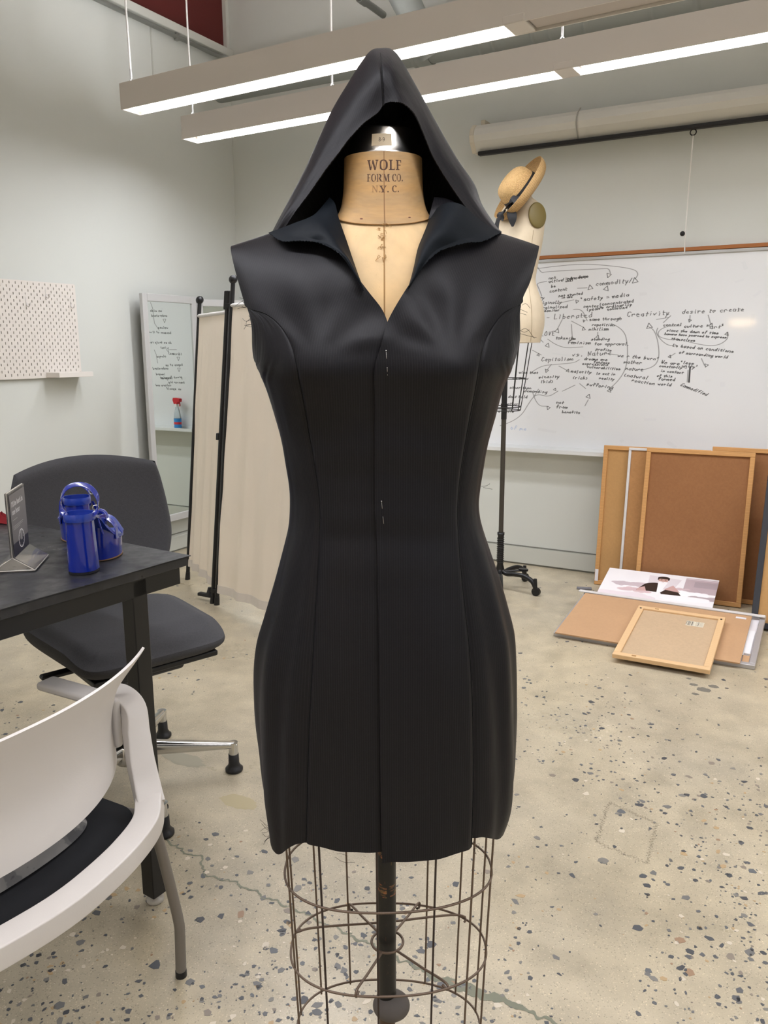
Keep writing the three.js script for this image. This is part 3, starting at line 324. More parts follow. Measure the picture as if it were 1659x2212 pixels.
// ------------------------------------------------------------------ folding screen of cream fabric on black posts
{
  const t = thing('folding_screen', 'folding privacy screen of cream fabric panels on black metal posts', 'folding screen', [-3.07, 0, -3.5]);
  const cloth = std({ color: 0xf4e9d8, roughness: 0.85, side: THREE.DoubleSide }), hem = std({ color: 0xded6cc, roughness: 0.85 });
  const A = [-3.56, -3.81], B = [-3.085, -3.50], B2 = [-3.043, -3.488], Cc = [-2.40, -3.29];
  const post = (p, h, knob) => { const q = partW('post', merge([cyl(0.0125, 0.0125, h - 0.03, p[0], (h - 0.03) / 2 + 0.03, p[1], 18), cyl(0.017, 0.014, 0.05, p[0], 0.025, p[1], 18)]), M.blackMetal, t); if (knob) { const k = new THREE.SphereGeometry(0.024, 24, 16); k.translate(p[0] - t.position.x, h + 0.018, p[1] - t.position.z); part('knob', k, M.blackMetal, q); } return q; };
  post(A, 1.742, true); post(B, 1.745, false); post(B2, 1.82, true); post(Cc, 1.82, true);
  partW('post_clamp', merge([rbox(0.035, 0.1, 0.03, 0.006, B[0], 1.73, B[1]), rbox(0.06, 0.025, 0.02, 0.004, (B[0] + B2[0]) / 2, 1.70, (B[1] + B2[1]) / 2), rbox(0.06, 0.025, 0.02, 0.004, (B[0] + B2[0]) / 2, 0.08, (B[1] + B2[1]) / 2), rbox(0.02, 0.04, 0.03, 0.004, B[0] - 0.015, 0.98, B[1])]), M.blackMetal, t);
  const panel = (p, q, y0, y1, seed, sag, slope) => {
    const nz = fbm(seed, 8, 3), dx = q[0] - p[0], dz = q[1] - p[1], l = Math.hypot(dx, dz), nx = -dz / l, nzz = dx / l;
    const at = (u, v, o) => { const y = lerp(y0 + sag * u * u * (1 - u) * 3, y1 + slope * (1 - u), v), f = (1 - v) ** 0.8 * (0.010 * Math.sin(u * 21 + seed) + 0.002 * Math.sin(u * 37 + 2 * seed)) + 0.016 * (nz(u * 0.9, v * 0.5) - 0.5) + o; return [p[0] + dx * u + nx * f - t.position.x, y, p[1] + dz * u + nzz * f - t.position.z]; };
    part('fabric_panel', sheet((u, v) => at(u, v, 0), 90, 40, { th: 0.0015, uv: (u, v) => [u * l, v * 1.7] }), cloth, t);
    part('hem_band', sheet((u, v) => at(u, v * 0.03, 0.003), 90, 3, { th: 0.002 }), hem, t);
    const g = rod([...at(0, 1, 0)], [...at(1, 1, 0)], 0.011, 14); part('top_rod', g, std({ color: 0xd5d2cd, roughness: 0.5 }), t);
  };
  panel(A, B, 0.09, 1.665, 3, 0.03, 0.0); panel(B2, Cc, 0.075, 1.70, 7, 0.01, 0.0);
  partW('foot_clip', merge([rbox(0.10, 0.02, 0.03, 0.005, -3.16, 0.035, -3.52), cyl(0.02, 0.01, 0.05, -3.13, 0.06, -3.52, 12)]), M.blackPlastic, t);
  const lean = new THREE.Matrix4().set(1, 0.069, 0, 0, 0, 1, 0, 0, 0, -0.061, 1, 0, 0, 0, 0, 1);       // the screen stands aslant
  t.traverse((o) => { if (o.isMesh) o.geometry.applyMatrix4(lean); });
}

// ------------------------------------------------------------------ dress form and the hooded dress (both in the form's own axes: z towards its front)
const FORM = [-0.627, 0, -1.139], FTURN = 28.87 * rad;
const prof = {
  WL: curve1([[0.60, 0.199], [0.63, 0.204], [0.675, 0.208], [0.72, 0.213], [0.782, 0.216], [0.834, 0.219], [0.886, 0.220], [0.945, 0.218], [0.987, 0.212], [1.028, 0.200], [1.077, 0.185], [1.117, 0.173], [1.156, 0.162], [1.187, 0.155], [1.219, 0.153], [1.249, 0.153], [1.287, 0.158], [1.325, 0.163], [1.362, 0.171], [1.414, 0.184], [1.446, 0.197], [1.50, 0.212], [1.55, 0.225], [1.62, 0.245], [1.70, 0.26]]),
  WR: curve1([[0.60, 0.188], [0.619, 0.196], [0.646, 0.207], [0.691, 0.219], [0.745, 0.223], [0.815, 0.223], [0.884, 0.221], [0.943, 0.218], [1.001, 0.213], [1.051, 0.201], [1.095, 0.188], [1.139, 0.172], [1.186, 0.157], [1.217, 0.152], [1.24, 0.153], [1.278, 0.158], [1.316, 0.164], [1.361, 0.175], [1.412, 0.186], [1.446, 0.200], [1.50, 0.213], [1.55, 0.226], [1.62, 0.248], [1.70, 0.26]]),
  DF: curve1([[0.60, 0.132], [0.70, 0.136], [0.85, 0.139], [0.95, 0.138], [1.05, 0.130], [1.12, 0.122], [1.22, 0.112], [1.30, 0.116], [1.36, 0.122], [1.405, 0.134], [1.44, 0.145], [1.48, 0.140], [1.53, 0.125], [1.58, 0.110], [1.63, 0.092], [1.70, 0.075]]),
  DB: curve1([[0.60, 0.125], [0.80, 0.135], [0.93, 0.140], [1.05, 0.115], [1.20, 0.080], [1.35, 0.092], [1.48, 0.105], [1.58, 0.098], [1.65, 0.075], [1.70, 0.06]]),
  N: curve1([[0.60, 2.3], [0.95, 2.3], [1.20, 2.3], [1.36, 2.5], [1.44, 2.9], [1.55, 2.7], [1.70, 2.4]]),
};
const WID = (x, y) => (x < 0 ? prof.WL(y) : prof.WR(y));
const topOf = (x) => 1.692 - 0.295 * Math.abs(x);
const rnd = (x, y) => { const s = clamp((topOf(x) - y) / 0.13); return Math.sqrt(Math.max(0, 1 - (1 - s) ** 2)); };
function frontZ(x, y) {
  const w = WID(x, y), n = prof.N(y), q = clamp(Math.abs(x) / w, 0, 0.9999);
  let z = prof.DF(y) * (1 - q ** n) ** (1 / n) * rnd(x, y);
  z += 0.016 * gauss(Math.abs(x) - 0.095, 0.055) * gauss(y - 1.432, 0.05);
  return z;
}
function ringPoint(side, phi, y) { const w = side < 0 ? prof.WL(y) : prof.WR(y), n = prof.N(y), s = Math.abs(Math.sin(phi)), c = Math.cos(phi); return [side * w * s ** (2 / n), y, (c > 0 ? prof.DF(y) : -prof.DB(y)) * Math.abs(c) ** (2 / n)]; }
const phiOf = (x, y) => Math.asin(clamp((Math.abs(x) / WID(x, y)) ** (prof.N(y) / 2), 0, 1));

{
  const t = thing('dress_form', 'cream dress form with silver neck cap and wire cage, wearing the black dress', 'dress form', FORM, FTURN);
  const canvasBase = (c, w, h, seed, light) => { const r = rng(seed), nz = fbm(seed, 6, 5), im = c.createImageData(w, h); for (let y = 0; y < h; y++) for (let x = 0; x < w; x++) { const k = (y * w + x) * 4, a = nz(x / w, y / h) - 0.5, b = F3(x / w, y / h) - 0.5; const q = 1 + a * 0.16 + b * 0.10; im.data[k] = light[0] * q; im.data[k + 1] = (light[1] - a * 14) * q; im.data[k + 2] = (light[2] - a * 30) * q; im.data[k + 3] = 255; } c.putImageData(im, 0, 0); };
  const cream = [214, 184, 140], neckTex = canvasTex(1024, 512, (c, w, h) => {
    canvasBase(c, w, h, 31, [196, 158, 108]);
    const m = w / 0.3825;      // pixels a metre; the neck front is at the middle
    c.textAlign = 'center'; c.fillStyle = 'rgba(58,32,22,0.92)';
    const line = (txt, y, size, sx, dx, faint) => { c.save(); c.translate(w / 2 + dx * m, h - y / 0.105 * h); c.scale(sx, h / (0.105 * m)); c.font = `bold ${size * m}px serif`; c.fillText(txt, 0, 0); c.restore(); };
    line('WOLF', 0.0785, 0.0200, 0.76, 0.002); line('FORM CO.', 0.0618, 0.0150, 0.66, 0.003); c.fillStyle = 'rgba(58,32,22,0.8)'; line('Y. C.', 0.0468, 0.0135, 0.85, 0.0085); c.fillStyle = 'rgba(58,32,22,0.35)'; line('N.', 0.0468, 0.0135, 0.85, -0.0085);
    // stencil bridges and wear
    c.fillStyle = 'rgb(190,150,101)'; const hh = (y) => h - y / 0.105 * h; for (const x of [-0.0150, -0.0045, 0.0055, 0.0150]) c.fillRect(w / 2 + x * m, hh(0.0935), 2.2, 76); for (const x of [-0.0170, -0.0110, -0.006, 0.000, 0.0135, 0.0190]) c.fillRect(w / 2 + x * m, hh(0.0735), 2.2, 60);
    const r = rng(5); for (let k = 0; k < 240; k++) { c.fillStyle = `rgba(190,150,101,${0.2 + 0.4 * r()})`; c.fillRect(w / 2 - 90 + r() * 180, hh(0.094) + r() * 240, 1 + r() * 5, 1 + r() * 3); }
    for (let k = 0; k < 60; k++) { c.fillStyle = `rgba(90,50,25,${0.1 + 0.25 * r()})`; const s = 1 + r() * 2.5; c.fillRect(r() * w, r() * h, s, s); }
    for (const [x, y] of [[-0.022, 0.007], [0.028, 0.008]]) { c.fillStyle = 'rgba(80,30,15,0.8)'; c.beginPath(); c.arc(w / 2 + x * m, h - y / 0.105 * h, 5, 0, 7); c.fill(); }
    c.strokeStyle = 'rgba(110,70,35,0.8)'; c.lineWidth = 2; c.beginPath(); c.moveTo(w / 2 + 0.001 * m, 0); c.lineTo(w / 2 + 0.001 * m, h); c.stroke();
  });
  const bodyTex = canvasTex(1024, 1024, (c, w, h) => { canvasBase(c, w, h, 47, [216, 187, 143]); const r = rng(9); for (let k = 0; k < 200; k++) { c.fillStyle = `rgba(100,60,30,${0.08 + 0.3 * r() ** 3})`; const s = 1 + r() * 3; c.fillRect(r() * w, r() * h, s, s); } }, [0.6, 0.6]);
  const cloth = std({ map: bodyTex, roughness: 0.6, bumpMap: bumpFine, bumpScale: 0.0002 }), neckMat = std({ map: neckTex, roughness: 0.55, bumpMap: bumpFine, bumpScale: 0.0002 });
  // torso: rings shrink to the neck
  const TW = curve1([[0.74, 0.178], [0.86, 0.186], [0.95, 0.184], [1.05, 0.168], [1.15, 0.140], [1.22, 0.132], [1.30, 0.138], [1.40, 0.160], [1.48, 0.178], [1.54, 0.180], [1.58, 0.170], [1.61, 0.145], [1.635, 0.110], [1.652, 0.082], [1.668, 0.066], [1.68, 0.060]]);
  const TF = curve1([[0.74, 0.112], [0.86, 0.122], [0.95, 0.120], [1.05, 0.112], [1.15, 0.100], [1.22, 0.094], [1.30, 0.098], [1.38, 0.110], [1.44, 0.124], [1.50, 0.114], [1.56, 0.100], [1.60, 0.084], [1.63, 0.070], [1.652, 0.060], [1.68, 0.056]]);
  const TB = curve1([[0.74, 0.11], [0.93, 0.125], [1.20, 0.068], [1.48, 0.092], [1.58, 0.085], [1.63, 0.070], [1.68, 0.060]]);
  part('torso', sheet((u, v) => { const y = lerp(0.74, 1.68, v), a = -u * 2 * Math.PI + Math.PI, s = Math.sin(a), c = Math.cos(a); return [TW(y) * Math.sign(s) * Math.abs(s) ** 0.9, y, (c > 0 ? TF(y) : TB(y)) * Math.sign(c) * Math.abs(c) ** 0.9]; }, 96, 130, { wrap: true, uv: (u, v) => [u * 1.1, v * 0.95], flip: true }), cloth, t);
  part('torso_bottom', cyl(0.17, 0.17, 0.008, 0, 0.742, 0, 48).scale(1, 1, 0.66), cloth, t);
  const RX = curve1([[1.640, 0.098], [1.647, 0.0905], [1.652, 0.0845], [1.66, 0.0755], [1.668, 0.0690], [1.68, 0.0638], [1.70, 0.0602], [1.73, 0.0586], [1.76, 0.0577]]), E9 = (q) => Math.sign(q) * Math.abs(q) ** 0.9;
  const RZ = curve1([[1.640, 0.0655], [1.655, 0.0625], [1.67, 0.060], [1.69, 0.0585], [1.76, 0.0572]]);
  part('neck', sheet((u, v) => { const a = u * 2 * Math.PI - Math.PI, s = Math.sin(a), c = Math.cos(a), dip = (0.5 * (1 + c)) ** 2.4, yb = 1.672 - 0.026 * dip, y = lerp(yb, 1.7475, v), r = RX(y) + 0.0006; return [r * E9(s), y, RZ(y) * E9(c)]; }, 96, 40, { wrap: true, uv: (u, v) => [u, v], flip: false }), neckMat, t);
  const seam = []; for (let k = 0; k <= 40; k++) { const a = k / 40 * 2 * Math.PI - Math.PI, c = Math.cos(a), dip = (0.5 * (1 + c)) ** 2.4, y = 1.672 - 0.026 * dip, r = RX(y) + 0.0016; seam.push([r * E9(Math.sin(a)), y, (RZ(y) + 0.0004) * E9(c)]); }
  part('neck_seam', tube(seam, 0.0007, 120, 6), std({ color: 0xab8353, roughness: 0.8 }), t);
  const cf = []; for (let k = 0; k <= 20; k++) { const y = lerp(1.645, 1.44, k / 20); cf.push([0.001, y, TF(y) + 0.0004]); } part('centre_seam', tube(cf, 0.0009, 60, 6), std({ color: 0xa57f4f, roughness: 0.8 }), t);
  const rs = rng(66), tufts = []; for (const [y, s] of [[1.644, 5], [1.628, 9], [1.615, 6], [1.595, 6]]) for (let k = 0; k < s; k++) { const x = (rs() - 0.5) * 0.011, p = [x, y + (rs() - 0.5) * 0.01, TF(y) + 0.001]; tufts.push(tube([p, [x + (rs() - 0.5) * 0.01, p[1] + (rs() - 0.5) * 0.008, p[2] + 0.0025], [x + (rs() - 0.5) * 0.014, p[1] - 0.006 * rs(), p[2] + 0.0008]], 0.0004, 8, 4)); }
  part('thread_ends', merge(tufts), std({ color: 0xc19a66, roughness: 0.8 }), t);
  const cap = part('neck_cap', lathe([[0, 1.7445], [0.0560, 1.7445], [0.0568, 1.7475], [0.0552, 1.7505], [0.0530, 1.7575], [0.0490, 1.7825], [0.0475, 1.7855], [0.044, 1.787], [0, 1.7875]], 64), phys({ color: 0xd7d3cc, metalness: 1, roughness: 0.24 }), t);
  const lab = canvasTex(256, 128, (c, w, h) => { c.fillStyle = '#d9c8ab'; c.fillRect(0, 0, w, h); c.fillStyle = '#33201c'; c.font = '58px sans-serif'; c.textAlign = 'center'; c.fillText('8-9', w / 2, h / 2 + 20); }); lab.wrapS = lab.wrapT = THREE.ClampToEdgeWrapping;
  part('size_label', sheet((u, v) => { const y = lerp(1.7560, 1.7725, v), r = lerp(0.0533, 0.0507, (y - 1.7560) / 0.0165) + 0.0006, a = lerp(-0.315, 0.24, u); return [r * Math.sin(a), y, r * Math.cos(a)]; }, 16, 2, { th: 0.0004, uv: (u, v) => [u, v] }), std({ map: lab, roughness: 0.6 }), cap);
  // wire cage
  const wire = std({ color: 0x6f5f52, metalness: 0.6, roughness: 0.45 }), dark = std({ color: 0x3f3430, metalness: 0.5, roughness: 0.5 });
  const CR = (y) => [lerp(0.172, 0.193, (y - 0.2) / 0.55), lerp(0.113, 0.128, (y - 0.2) / 0.55)];
  const ring = (y, seg = 96) => { const [a, b] = CR(y), p = []; for (let k = 0; k < 48; k++) { const q = k / 48 * 6.2832; p.push([0.004 + a * Math.sign(Math.sin(q)) * Math.abs(Math.sin(q)) ** 0.86, y + 0.003 * Math.sin(q * 2), b * Math.sign(Math.cos(q)) * Math.abs(Math.cos(q)) ** 0.86]); } return new THREE.TubeGeometry(path(p, true), seg, 0.0021, 8, true); };
  for (const y of [0.735, 0.553, 0.388, 0.216]) part('cage_ring', ring(y), wire, t);
  for (const deg of [-68, -34, -4, 21, 47, 78, 104, 132, 158, 203, 228, 258]) { const at = (y) => { const [a, b] = CR(y), q = deg * rad, s = Math.sin(q), c = Math.cos(q); return [0.004 + (a - 0.001) * Math.sign(s) * Math.abs(s) ** 0.86, y, (b - 0.001) * Math.sign(c) * Math.abs(c) ** 0.86]; }; part('cage_wire', rod(at(0.75), at(0.214), 0.0019, 8), Math.abs(deg) < 40 ? dark : wire, t); }
  const sp = new THREE.TorusGeometry(0.029, 0.0024, 8, 40); sp.rotateX(Math.PI / 2); sp.translate(0.002, 0.398, 0); part('spider_ring', sp, wire, t);
  const on = (deg, y) => { const [a, b] = CR(y), q = deg * rad; return [0.004 + a * Math.sin(q), y, b * Math.cos(q)]; };
  for (const [d0, d1] of [[-20, -18], [36, 34], [150, 160], [215, 205]]) { const p = on(d1, 0.388), q = [0.002 + 0.029 * Math.sin(d0 * rad), 0.398, 0.029 * Math.cos(d0 * rad)]; part('spider_arm', tube([q, [lerp(q[0], p[0], 0.5), 0.396, lerp(q[2], p[2], 0.5)], [p[0], 0.394, p[2]], [p[0] * 1.02, 0.388, p[2] * 1.03], [p[0], 0.383, p[2]], [p[0] * 0.93, 0.387, p[2] * 0.93]], 0.0023, 40, 6), wire, t); }
  part('cross_wire', tube([[-0.163, 0.388, -0.045], [-0.17, 0.393, -0.03], [-0.15, 0.393, -0.04], [0, 0.395, -0.055], [0.145, 0.393, -0.075], [0.155, 0.39, -0.07], [0.15, 0.386, -0.065]], 0.0022, 60, 6), wire, t);
  // pole, clamp, base
  const poleTex = canvasTex(256, 1024, (c, w, h) => { c.fillStyle = '#0d0c0c'; c.fillRect(0, 0, w, h); const r = rng(12); for (let k = 0; k < 150; k++) { c.fillStyle = `rgba(${110 + 60 * r()},${70 + 40 * r()},${40 + 20 * r()},${0.15 + 0.5 * r() * r()})`; const x = r() * w, y = r() * h; c.fillRect(x, y, 1 + r() * 5, 2 + r() * 16); } for (const [y, s] of [[250, 26], [480, 40], [330, 14]]) for (let k = 0; k < 90; k++) { c.fillStyle = `rgba(${130 + 60 * r()},${90 + 30 * r()},62,${0.3 + 0.5 * r()})`; c.fillRect(r() * w, y + (r() - 0.5) * s * 1.4, 8 + r() * 30, 2 + r() * 7); } });
  part('pole', cyl(0.0165, 0.0165, 0.48, 0.0015, 0.50, 0, 32), std({ map: poleTex, roughness: 0.4 }), t);
  part('inner_rod', cyl(0.0145, 0.0145, 0.2, 0.0015, 0.18, 0, 28), std({ color: 0x5d4a3c, metalness: 0.5, roughness: 0.5 }), t);
  const knob = new THREE.SphereGeometry(0.031, 32, 20); knob.scale(1.12, 0.74, 1.06); knob.translate(0.009, 0.265, 0.004); part('clamp_collar', knob, std({ color: 0x6b6560, metalness: 0.3, roughness: 0.6, bumpMap: bumpFine, bumpScale: 0.001 }), t);
  part('hub', lathe([[0, 0.06], [0.03, 0.06], [0.036, 0.075], [0.03, 0.10], [0.022, 0.125], [0, 0.125]], 28).translate(0.0015, 0, 0), M.blackMetal, t);
  for (let k = 0; k < 4; k++) { const a = k * Math.PI / 2 + 0.75, c = Math.cos(a), s = Math.sin(a), l = part('base_leg', tube([[c * 0.02, 0.09, s * 0.02], [c * 0.08, 0.115, s * 0.08], [c * 0.16, 0.09, s * 0.16], [c * 0.2, 0.062, s * 0.2]], 0.011, 30, 10), M.blackMetal, t); const w = new THREE.CylinderGeometry(0.022, 0.022, 0.016, 24); w.rotateX(Math.PI / 2); w.rotateY(-a); w.translate(c * 0.2, 0.0225, s * 0.2); part('caster', merge([w, rod([c * 0.2, 0.03, s * 0.2], [c * 0.2, 0.07, s * 0.2], 0.007)]), M.blackPlastic, l); }
}

{ // ------------------------------------------------------------ the dress
  const stripe = dataTex(256, 256, (u, v, x, y) => { const s = x % 64, l = s < 11 ? 1 : s < 14 ? 0.5 : 0, n = (F3(u * 3, v * 3) - 0.5) * 7 + (F2(u, v) - 0.5) * 4; return [20 + l * 11 + n, 19 + l * 11 + n, 23 + l * 11 + n]; }, { size: [0.0144, 0.0144] });
  const stripeBump = greyTex(256, 256, (u, v, x, y) => (x % 64 < 13 ? 190 : 110) + 40 * (F3(u * 3, v * 6) - 0.5), [0.0144, 0.0144]);
  const fab = phys({ map: stripe, roughness: 0.46, specularIntensity: 0.45, bumpMap: stripeBump, bumpScale: 0.00012, sheen: 0.12, sheenColor: new THREE.Color(0.30, 0.30, 0.36), sheenRoughness: 0.4, side: THREE.DoubleSide });
  const revTex = dataTex(256, 256, (u, v, x, y) => { const n = (F3(u, v) - 0.5) * 7 + (((x >> 1) + (y >> 1)) & 1) * 2; return [10 + n, 17 + n, 24 + n]; }, { size: [0.03, 0.03] });
  const rev = phys({ map: revTex, roughness: 0.6, specularIntensity: 0.35, sheen: 0.10, sheenColor: new THREE.Color(0.16, 0.24, 0.32), sheenRoughness: 0.5, side: THREE.DoubleSide });
  const t = thing('hooded_dress', 'black pinstripe sleeveless hooded dress with navy lapels, pinned shut on the front dress form', 'dress', FORM, FTURN);
  const nz = fbm(140, 6, 4), nz2 = fbm(171, 10, 3);
  // drag lines and soft folds of the cloth
  const fold = (x, y) => {
    let d = 0.0022 * (nz(x * 1.2 + 0.5, y * 0.9) - 0.5);
    for (const [bx, s] of [[-0.095, -1], [0.095, 1]]) { const dx = x - bx, dy = y - 1.45; if (dy > 0) { const a = Math.atan2(dx * s, dy), r = Math.hypot(dx, dy); d += 0.0022 * Math.sin(a * 9 + 0.7 + s) * smooth(0.02, 0.08, r) * smooth(0.2, 0.1, r) * smooth(1.45, 1.49, y); } }
    const yy = y + 0.10 * Math.abs(x) * 0.8;
    d += 0.0017 * (gauss(yy - 1.325, 0.018) - gauss(yy - 1.285, 0.018) + 0.8 * gauss(yy - 1.225, 0.018) - 0.8 * gauss(yy - 1.190, 0.017) + 0.5 * gauss(yy - 1.145, 0.02)) * smooth(0.15, 0.06, Math.abs(x));
    d += 0.0035 * gauss(x - 0.085 + (y - 1.0) * 0.25, 0.03) * gauss(y - 1.0, 0.12) - 0.003 * gauss(x + 0.06, 0.03) * gauss(y - 0.86, 0.09);
    d += 0.0009 * Math.sin(x * 48 + 3 * y) * smooth(1.0, 0.7, y);
    return d;
  };
  const Ltop = [[-0.234, 1.623, -0.088, 1.668], [-0.226, 1.597, -0.072, 1.635], [-0.216, 1.567, -0.054, 1.60], [-0.207, 1.541, -0.038, 1.57], [-0.201, 1.529, -0.022, 1.548], [-0.169, 1.518, -0.003, 1.524], [-0.147, 1.501, 0.006, 1.503], [-0.132, 1.478, 0.012, 1.478], [-0.124, 1.445, 0.016, 1.445]];
  const seamL = [[1.399, -0.118], [1.35, -0.113], [1.30, -0.106], [1.256, -0.101], [1.22, -0.099], [1.184, -0.101], [1.141, -0.103], [1.084, -0.107], [1.012, -0.112], [0.94, -0.117], [0.864, -0.122], [0.784, -0.126], [0.72, -0.129], [0.677, -0.131]];
  const Rtop = [[0.237, 1.620, 0.090, 1.667], [0.226, 1.590, 0.074, 1.635], [0.217, 1.565, 0.058, 1.60], [0.205, 1.543, 0.044, 1.57], [0.202, 1.533, 0.028, 1.545], [0.174, 1.520, 0.014, 1.522], [0.155, 1.50, 0.004, 1.502], [0.142, 1.477, -0.003, 1.477], [0.135, 1.444, -0.013, 1.442]];
  const seamR = [[1.397, 0.130], [1.349, 0.124], [1.299, 0.117], [1.255, 0.113], [1.219, 0.112], [1.183, 0.114], [1.14, 0.117], [1.083, 0.123], [1.011, 0.131], [0.938, 0.136], [0.863, 0.139], [0.783, 0.141], [0.72, 0.141], [0.667, 0.140]];
  const edgeR = curve1([[0.60, -0.005], [0.66, -0.006], [0.789, -0.008], [0.946, -0.009], [1.092, -0.010], [1.162, -0.011], [1.232, -0.014], [1.304, -0.014], [1.373, -0.0135], [1.442, -0.013]]);
  const rowsL = [...Ltop, ...seamL.map(([y, x], i) => [x, y, 0.016, i === seamL.length - 1 ? 0.676 : y])];
  const rowsR = [...Rtop, ...seamR.map(([y, x], i) => [x, y, edgeR(y), i === seamR.length - 1 ? 0.659 : y])];
  const rowFn = (rows) => [0, 1, 2, 3].map((k) => curve1(rows.map((r, i) => [i / (rows.length - 1), r[k]])));
  const frontPanel = (rows, side, lift) => {
    const [ox, oy, ix, iy] = rowFn(rows);
    return sheet((u, v) => {
      const tt = 1 - v, x = lerp(ix(tt), ox(tt), u); let y = lerp(iy(tt), oy(tt), u);
      if (v < 0.02) y += (0.0006 * Math.sin(u * 17) - 0.002 * Math.sin(u * 3.1)) * (1 - v / 0.02);
      let z = frontZ(x, y) + fold(x, y) + lift;
      z -= 0.0050 * gauss(1 - u, 0.022) * smooth(1.50, 1.44, y);       // turned in at the seam
      if (side > 0) z += 0.0015 * gauss(u, 0.05);
      if (side < 0) z -= 0.004 * smooth(0.25, 0.0, u) * smooth(1.5, 1.45, y);
      z += 0.004 * gauss(x - (side < 0 ? -0.065 : 0.07), 0.03) * smooth(0.8, 0.66, y);
      return [x, y, z];
    }, 60, 220, { th: 0.0014, flip: side > 0, uv: (u, v, p) => [p[0] + side * 0.25 * smooth(1.42, 1.6, p[1]) * (p[1] - 1.42), p[1]] });
  };
  part('front_panel', frontPanel(rowsL, -1, 0), fab, t);
  part('front_panel', frontPanel(rowsR, 1, 0.0045), fab, t);
  const sidePanel = (side) => {
    const seam = side < 0 ? [...Ltop.slice(4).map((r) => [r[1], r[0]]), ...seamL] : [...Rtop.slice(4).map((r) => [r[1], r[0]]), ...seamR];
    const sx = curve1(seam.slice().sort((a, b) => a[0] - b[0])), yTop0 = side < 0 ? 1.529 : 1.533, PH = 0.72 * Math.PI;
    const ua = side < 0 ? 1.446 : 1.452, arm = side < 0 ? curve1([[1.446, 0.197], [1.475, 0.195], [1.499, 0.194], [1.515, 0.197], [1.529, 0.201]]) : curve1([[1.452, 0.206], [1.475, 0.2055], [1.495, 0.203], [1.515, 0.201], [1.533, 0.202]]);
    const f = (u, v) => {
      const yh = side < 0 ? 0.675 - 0.050 * smooth(0, 0.3, u) + 0.024 * smooth(0.34, 0.5, u) : 0.681 - 0.030 * smooth(0.03, 0.3, u) + 0.040 * smooth(0.34, 0.5, u);
      const y = lerp(yh, yTop0, v), p0 = phiOf(sx(y), y), end = y < ua ? lerp(PH, Math.PI / 2, smooth(ua - 0.03, ua, y)) : Math.max(p0 + 0.0005, phiOf(side * Math.min(arm(y), WID(side, y) * 0.9995), y)), phi = lerp(p0, end, u), p = ringPoint(side, phi, y), s = Math.sin(phi), c = Math.cos(phi);
      let z0 = 0; if (Math.abs(phi) < 1.45) z0 = frontZ(p[0], y) - p[2];
      let d = 0.0026 * Math.sin(u * 26 + y * 7) * smooth(0.02, 0.15, u) * smooth(1.25, 0.9, y) + 0.0035 * (nz2(u * 0.8 + side, y * 0.7) - 0.5) + 0.003 * gauss(u - 0.27, 0.05) * smooth(1.2, 0.8, y);
      d -= 0.004 * gauss(u, 0.025);
      if (u < 0.02 && v < 0.02) d -= 0.001;
      return [p[0] + side * s * d, y, p[2] + z0 * smooth(1.45, 1.0, phi) + c * d];
    };
    return sheet(f, 60, 180, { th: 0.0014, flip: side > 0, uv: (u, v, p) => [u * 0.26 + 0.05, p[1]] });
  };
  for (const [rows, lift] of [[rowsL, 0], [rowsR, 0.0045]]) { const [ox, oy] = rowFn(rows), p = []; for (let k = 0; k <= 70; k++) { const q = 0.185 + 0.815 * k / 70, x = ox(q), y = oy(q); p.push([x, y + (k === 70 ? 0.002 : 0), frontZ(x, y) + fold(x, y) + lift * 1.0 - 0.0018 * smooth(1.52, 1.44, y) - 0.0002]); } part('seam', tube(p, 0.0007, 260, 6), std({ color: 0x050506, roughness: 1 }), t); }
  part('side_panel', sidePanel(-1), fab, t); part('side_panel', sidePanel(1), fab, t);
  part('back_panel', sheet((u, v) => { const y = lerp(0.665, 1.0, 0) + 0, yy = lerp(0.66, 1.668 - 0.06 * Math.abs(2 * u - 1) ** 1.5, v), q = 2 * u - 1, side = q < 0 ? -1 : 1, ph = 0.70 * Math.PI, w = WID(q, yy), n = prof.N(yy); let xe = w * Math.sin(ph) ** (2 / n); xe = lerp(xe, 0.236, smooth(1.50, 1.62, yy)); xe = lerp(xe, 0.195, gauss(yy - 1.52, 0.05) * 0.5); const x = xe * q, k = clamp(Math.abs(x) / w, 0, 0.999), z = -prof.DB(yy) * (1 - k ** n) ** (1 / n) * Math.min(1, rnd(x, yy) + 0.02); return [x, yy, z]; }, 60, 120, { th: 0.0014, flip: true }), fab, t);
  // shoulder and lapels: navy wrong side turned out
  const curveP = (pts) => { const fx = [0, 1, 2].map((k) => curve1(pts.map((p, i) => [i / (pts.length - 1), p[k]]))); return (s) => [fx[0](s), fx[1](s), fx[2](s)]; };
  const lapel = (roll, outer, top, side) => {
    const R = curveP(roll), O = curveP(outer), T = curveP(top), a0 = R(0), b0 = O(0);
    return sheet((u, v) => { const r = R(v), o = O(v), tp = T(u), k = (1 - v) ** 2; const p = [0, 1, 2].map((i) => lerp(r[i], o[i], u) + k * (tp[i] - lerp(a0[i], b0[i], u))); p[2] += 0.013 * Math.sin(Math.PI * Math.min(1, u * 1.15)) * (1 - v) + 0.006 * Math.sin(Math.PI * u) + 0.0012 * Math.sin(v * 24) * u; if (u === 1) p[1] += 0.0007 * Math.sin(v * 231) * nz2(v * 7, 0.3) + 0.0012 * (nz2(v * 9, 0.6) - 0.5); return p; }, 40, 110, { th: 0.0013, flip: side < 0, uv: (u, v) => [u * 0.1, v * 0.15] });
  };
  const zf = (x, y, o) => frontZ(x, y) + o;
  const rollL = [[-0.080, 1.690, 0.022], [-0.072, 1.679, 0.036], [-0.066, 1.656, 0.056], [-0.054, 1.621, 0.083], [-0.043, 1.588, 0.108], [-0.034, 1.563, 0.122], [-0.028, 1.550, 0.126]];
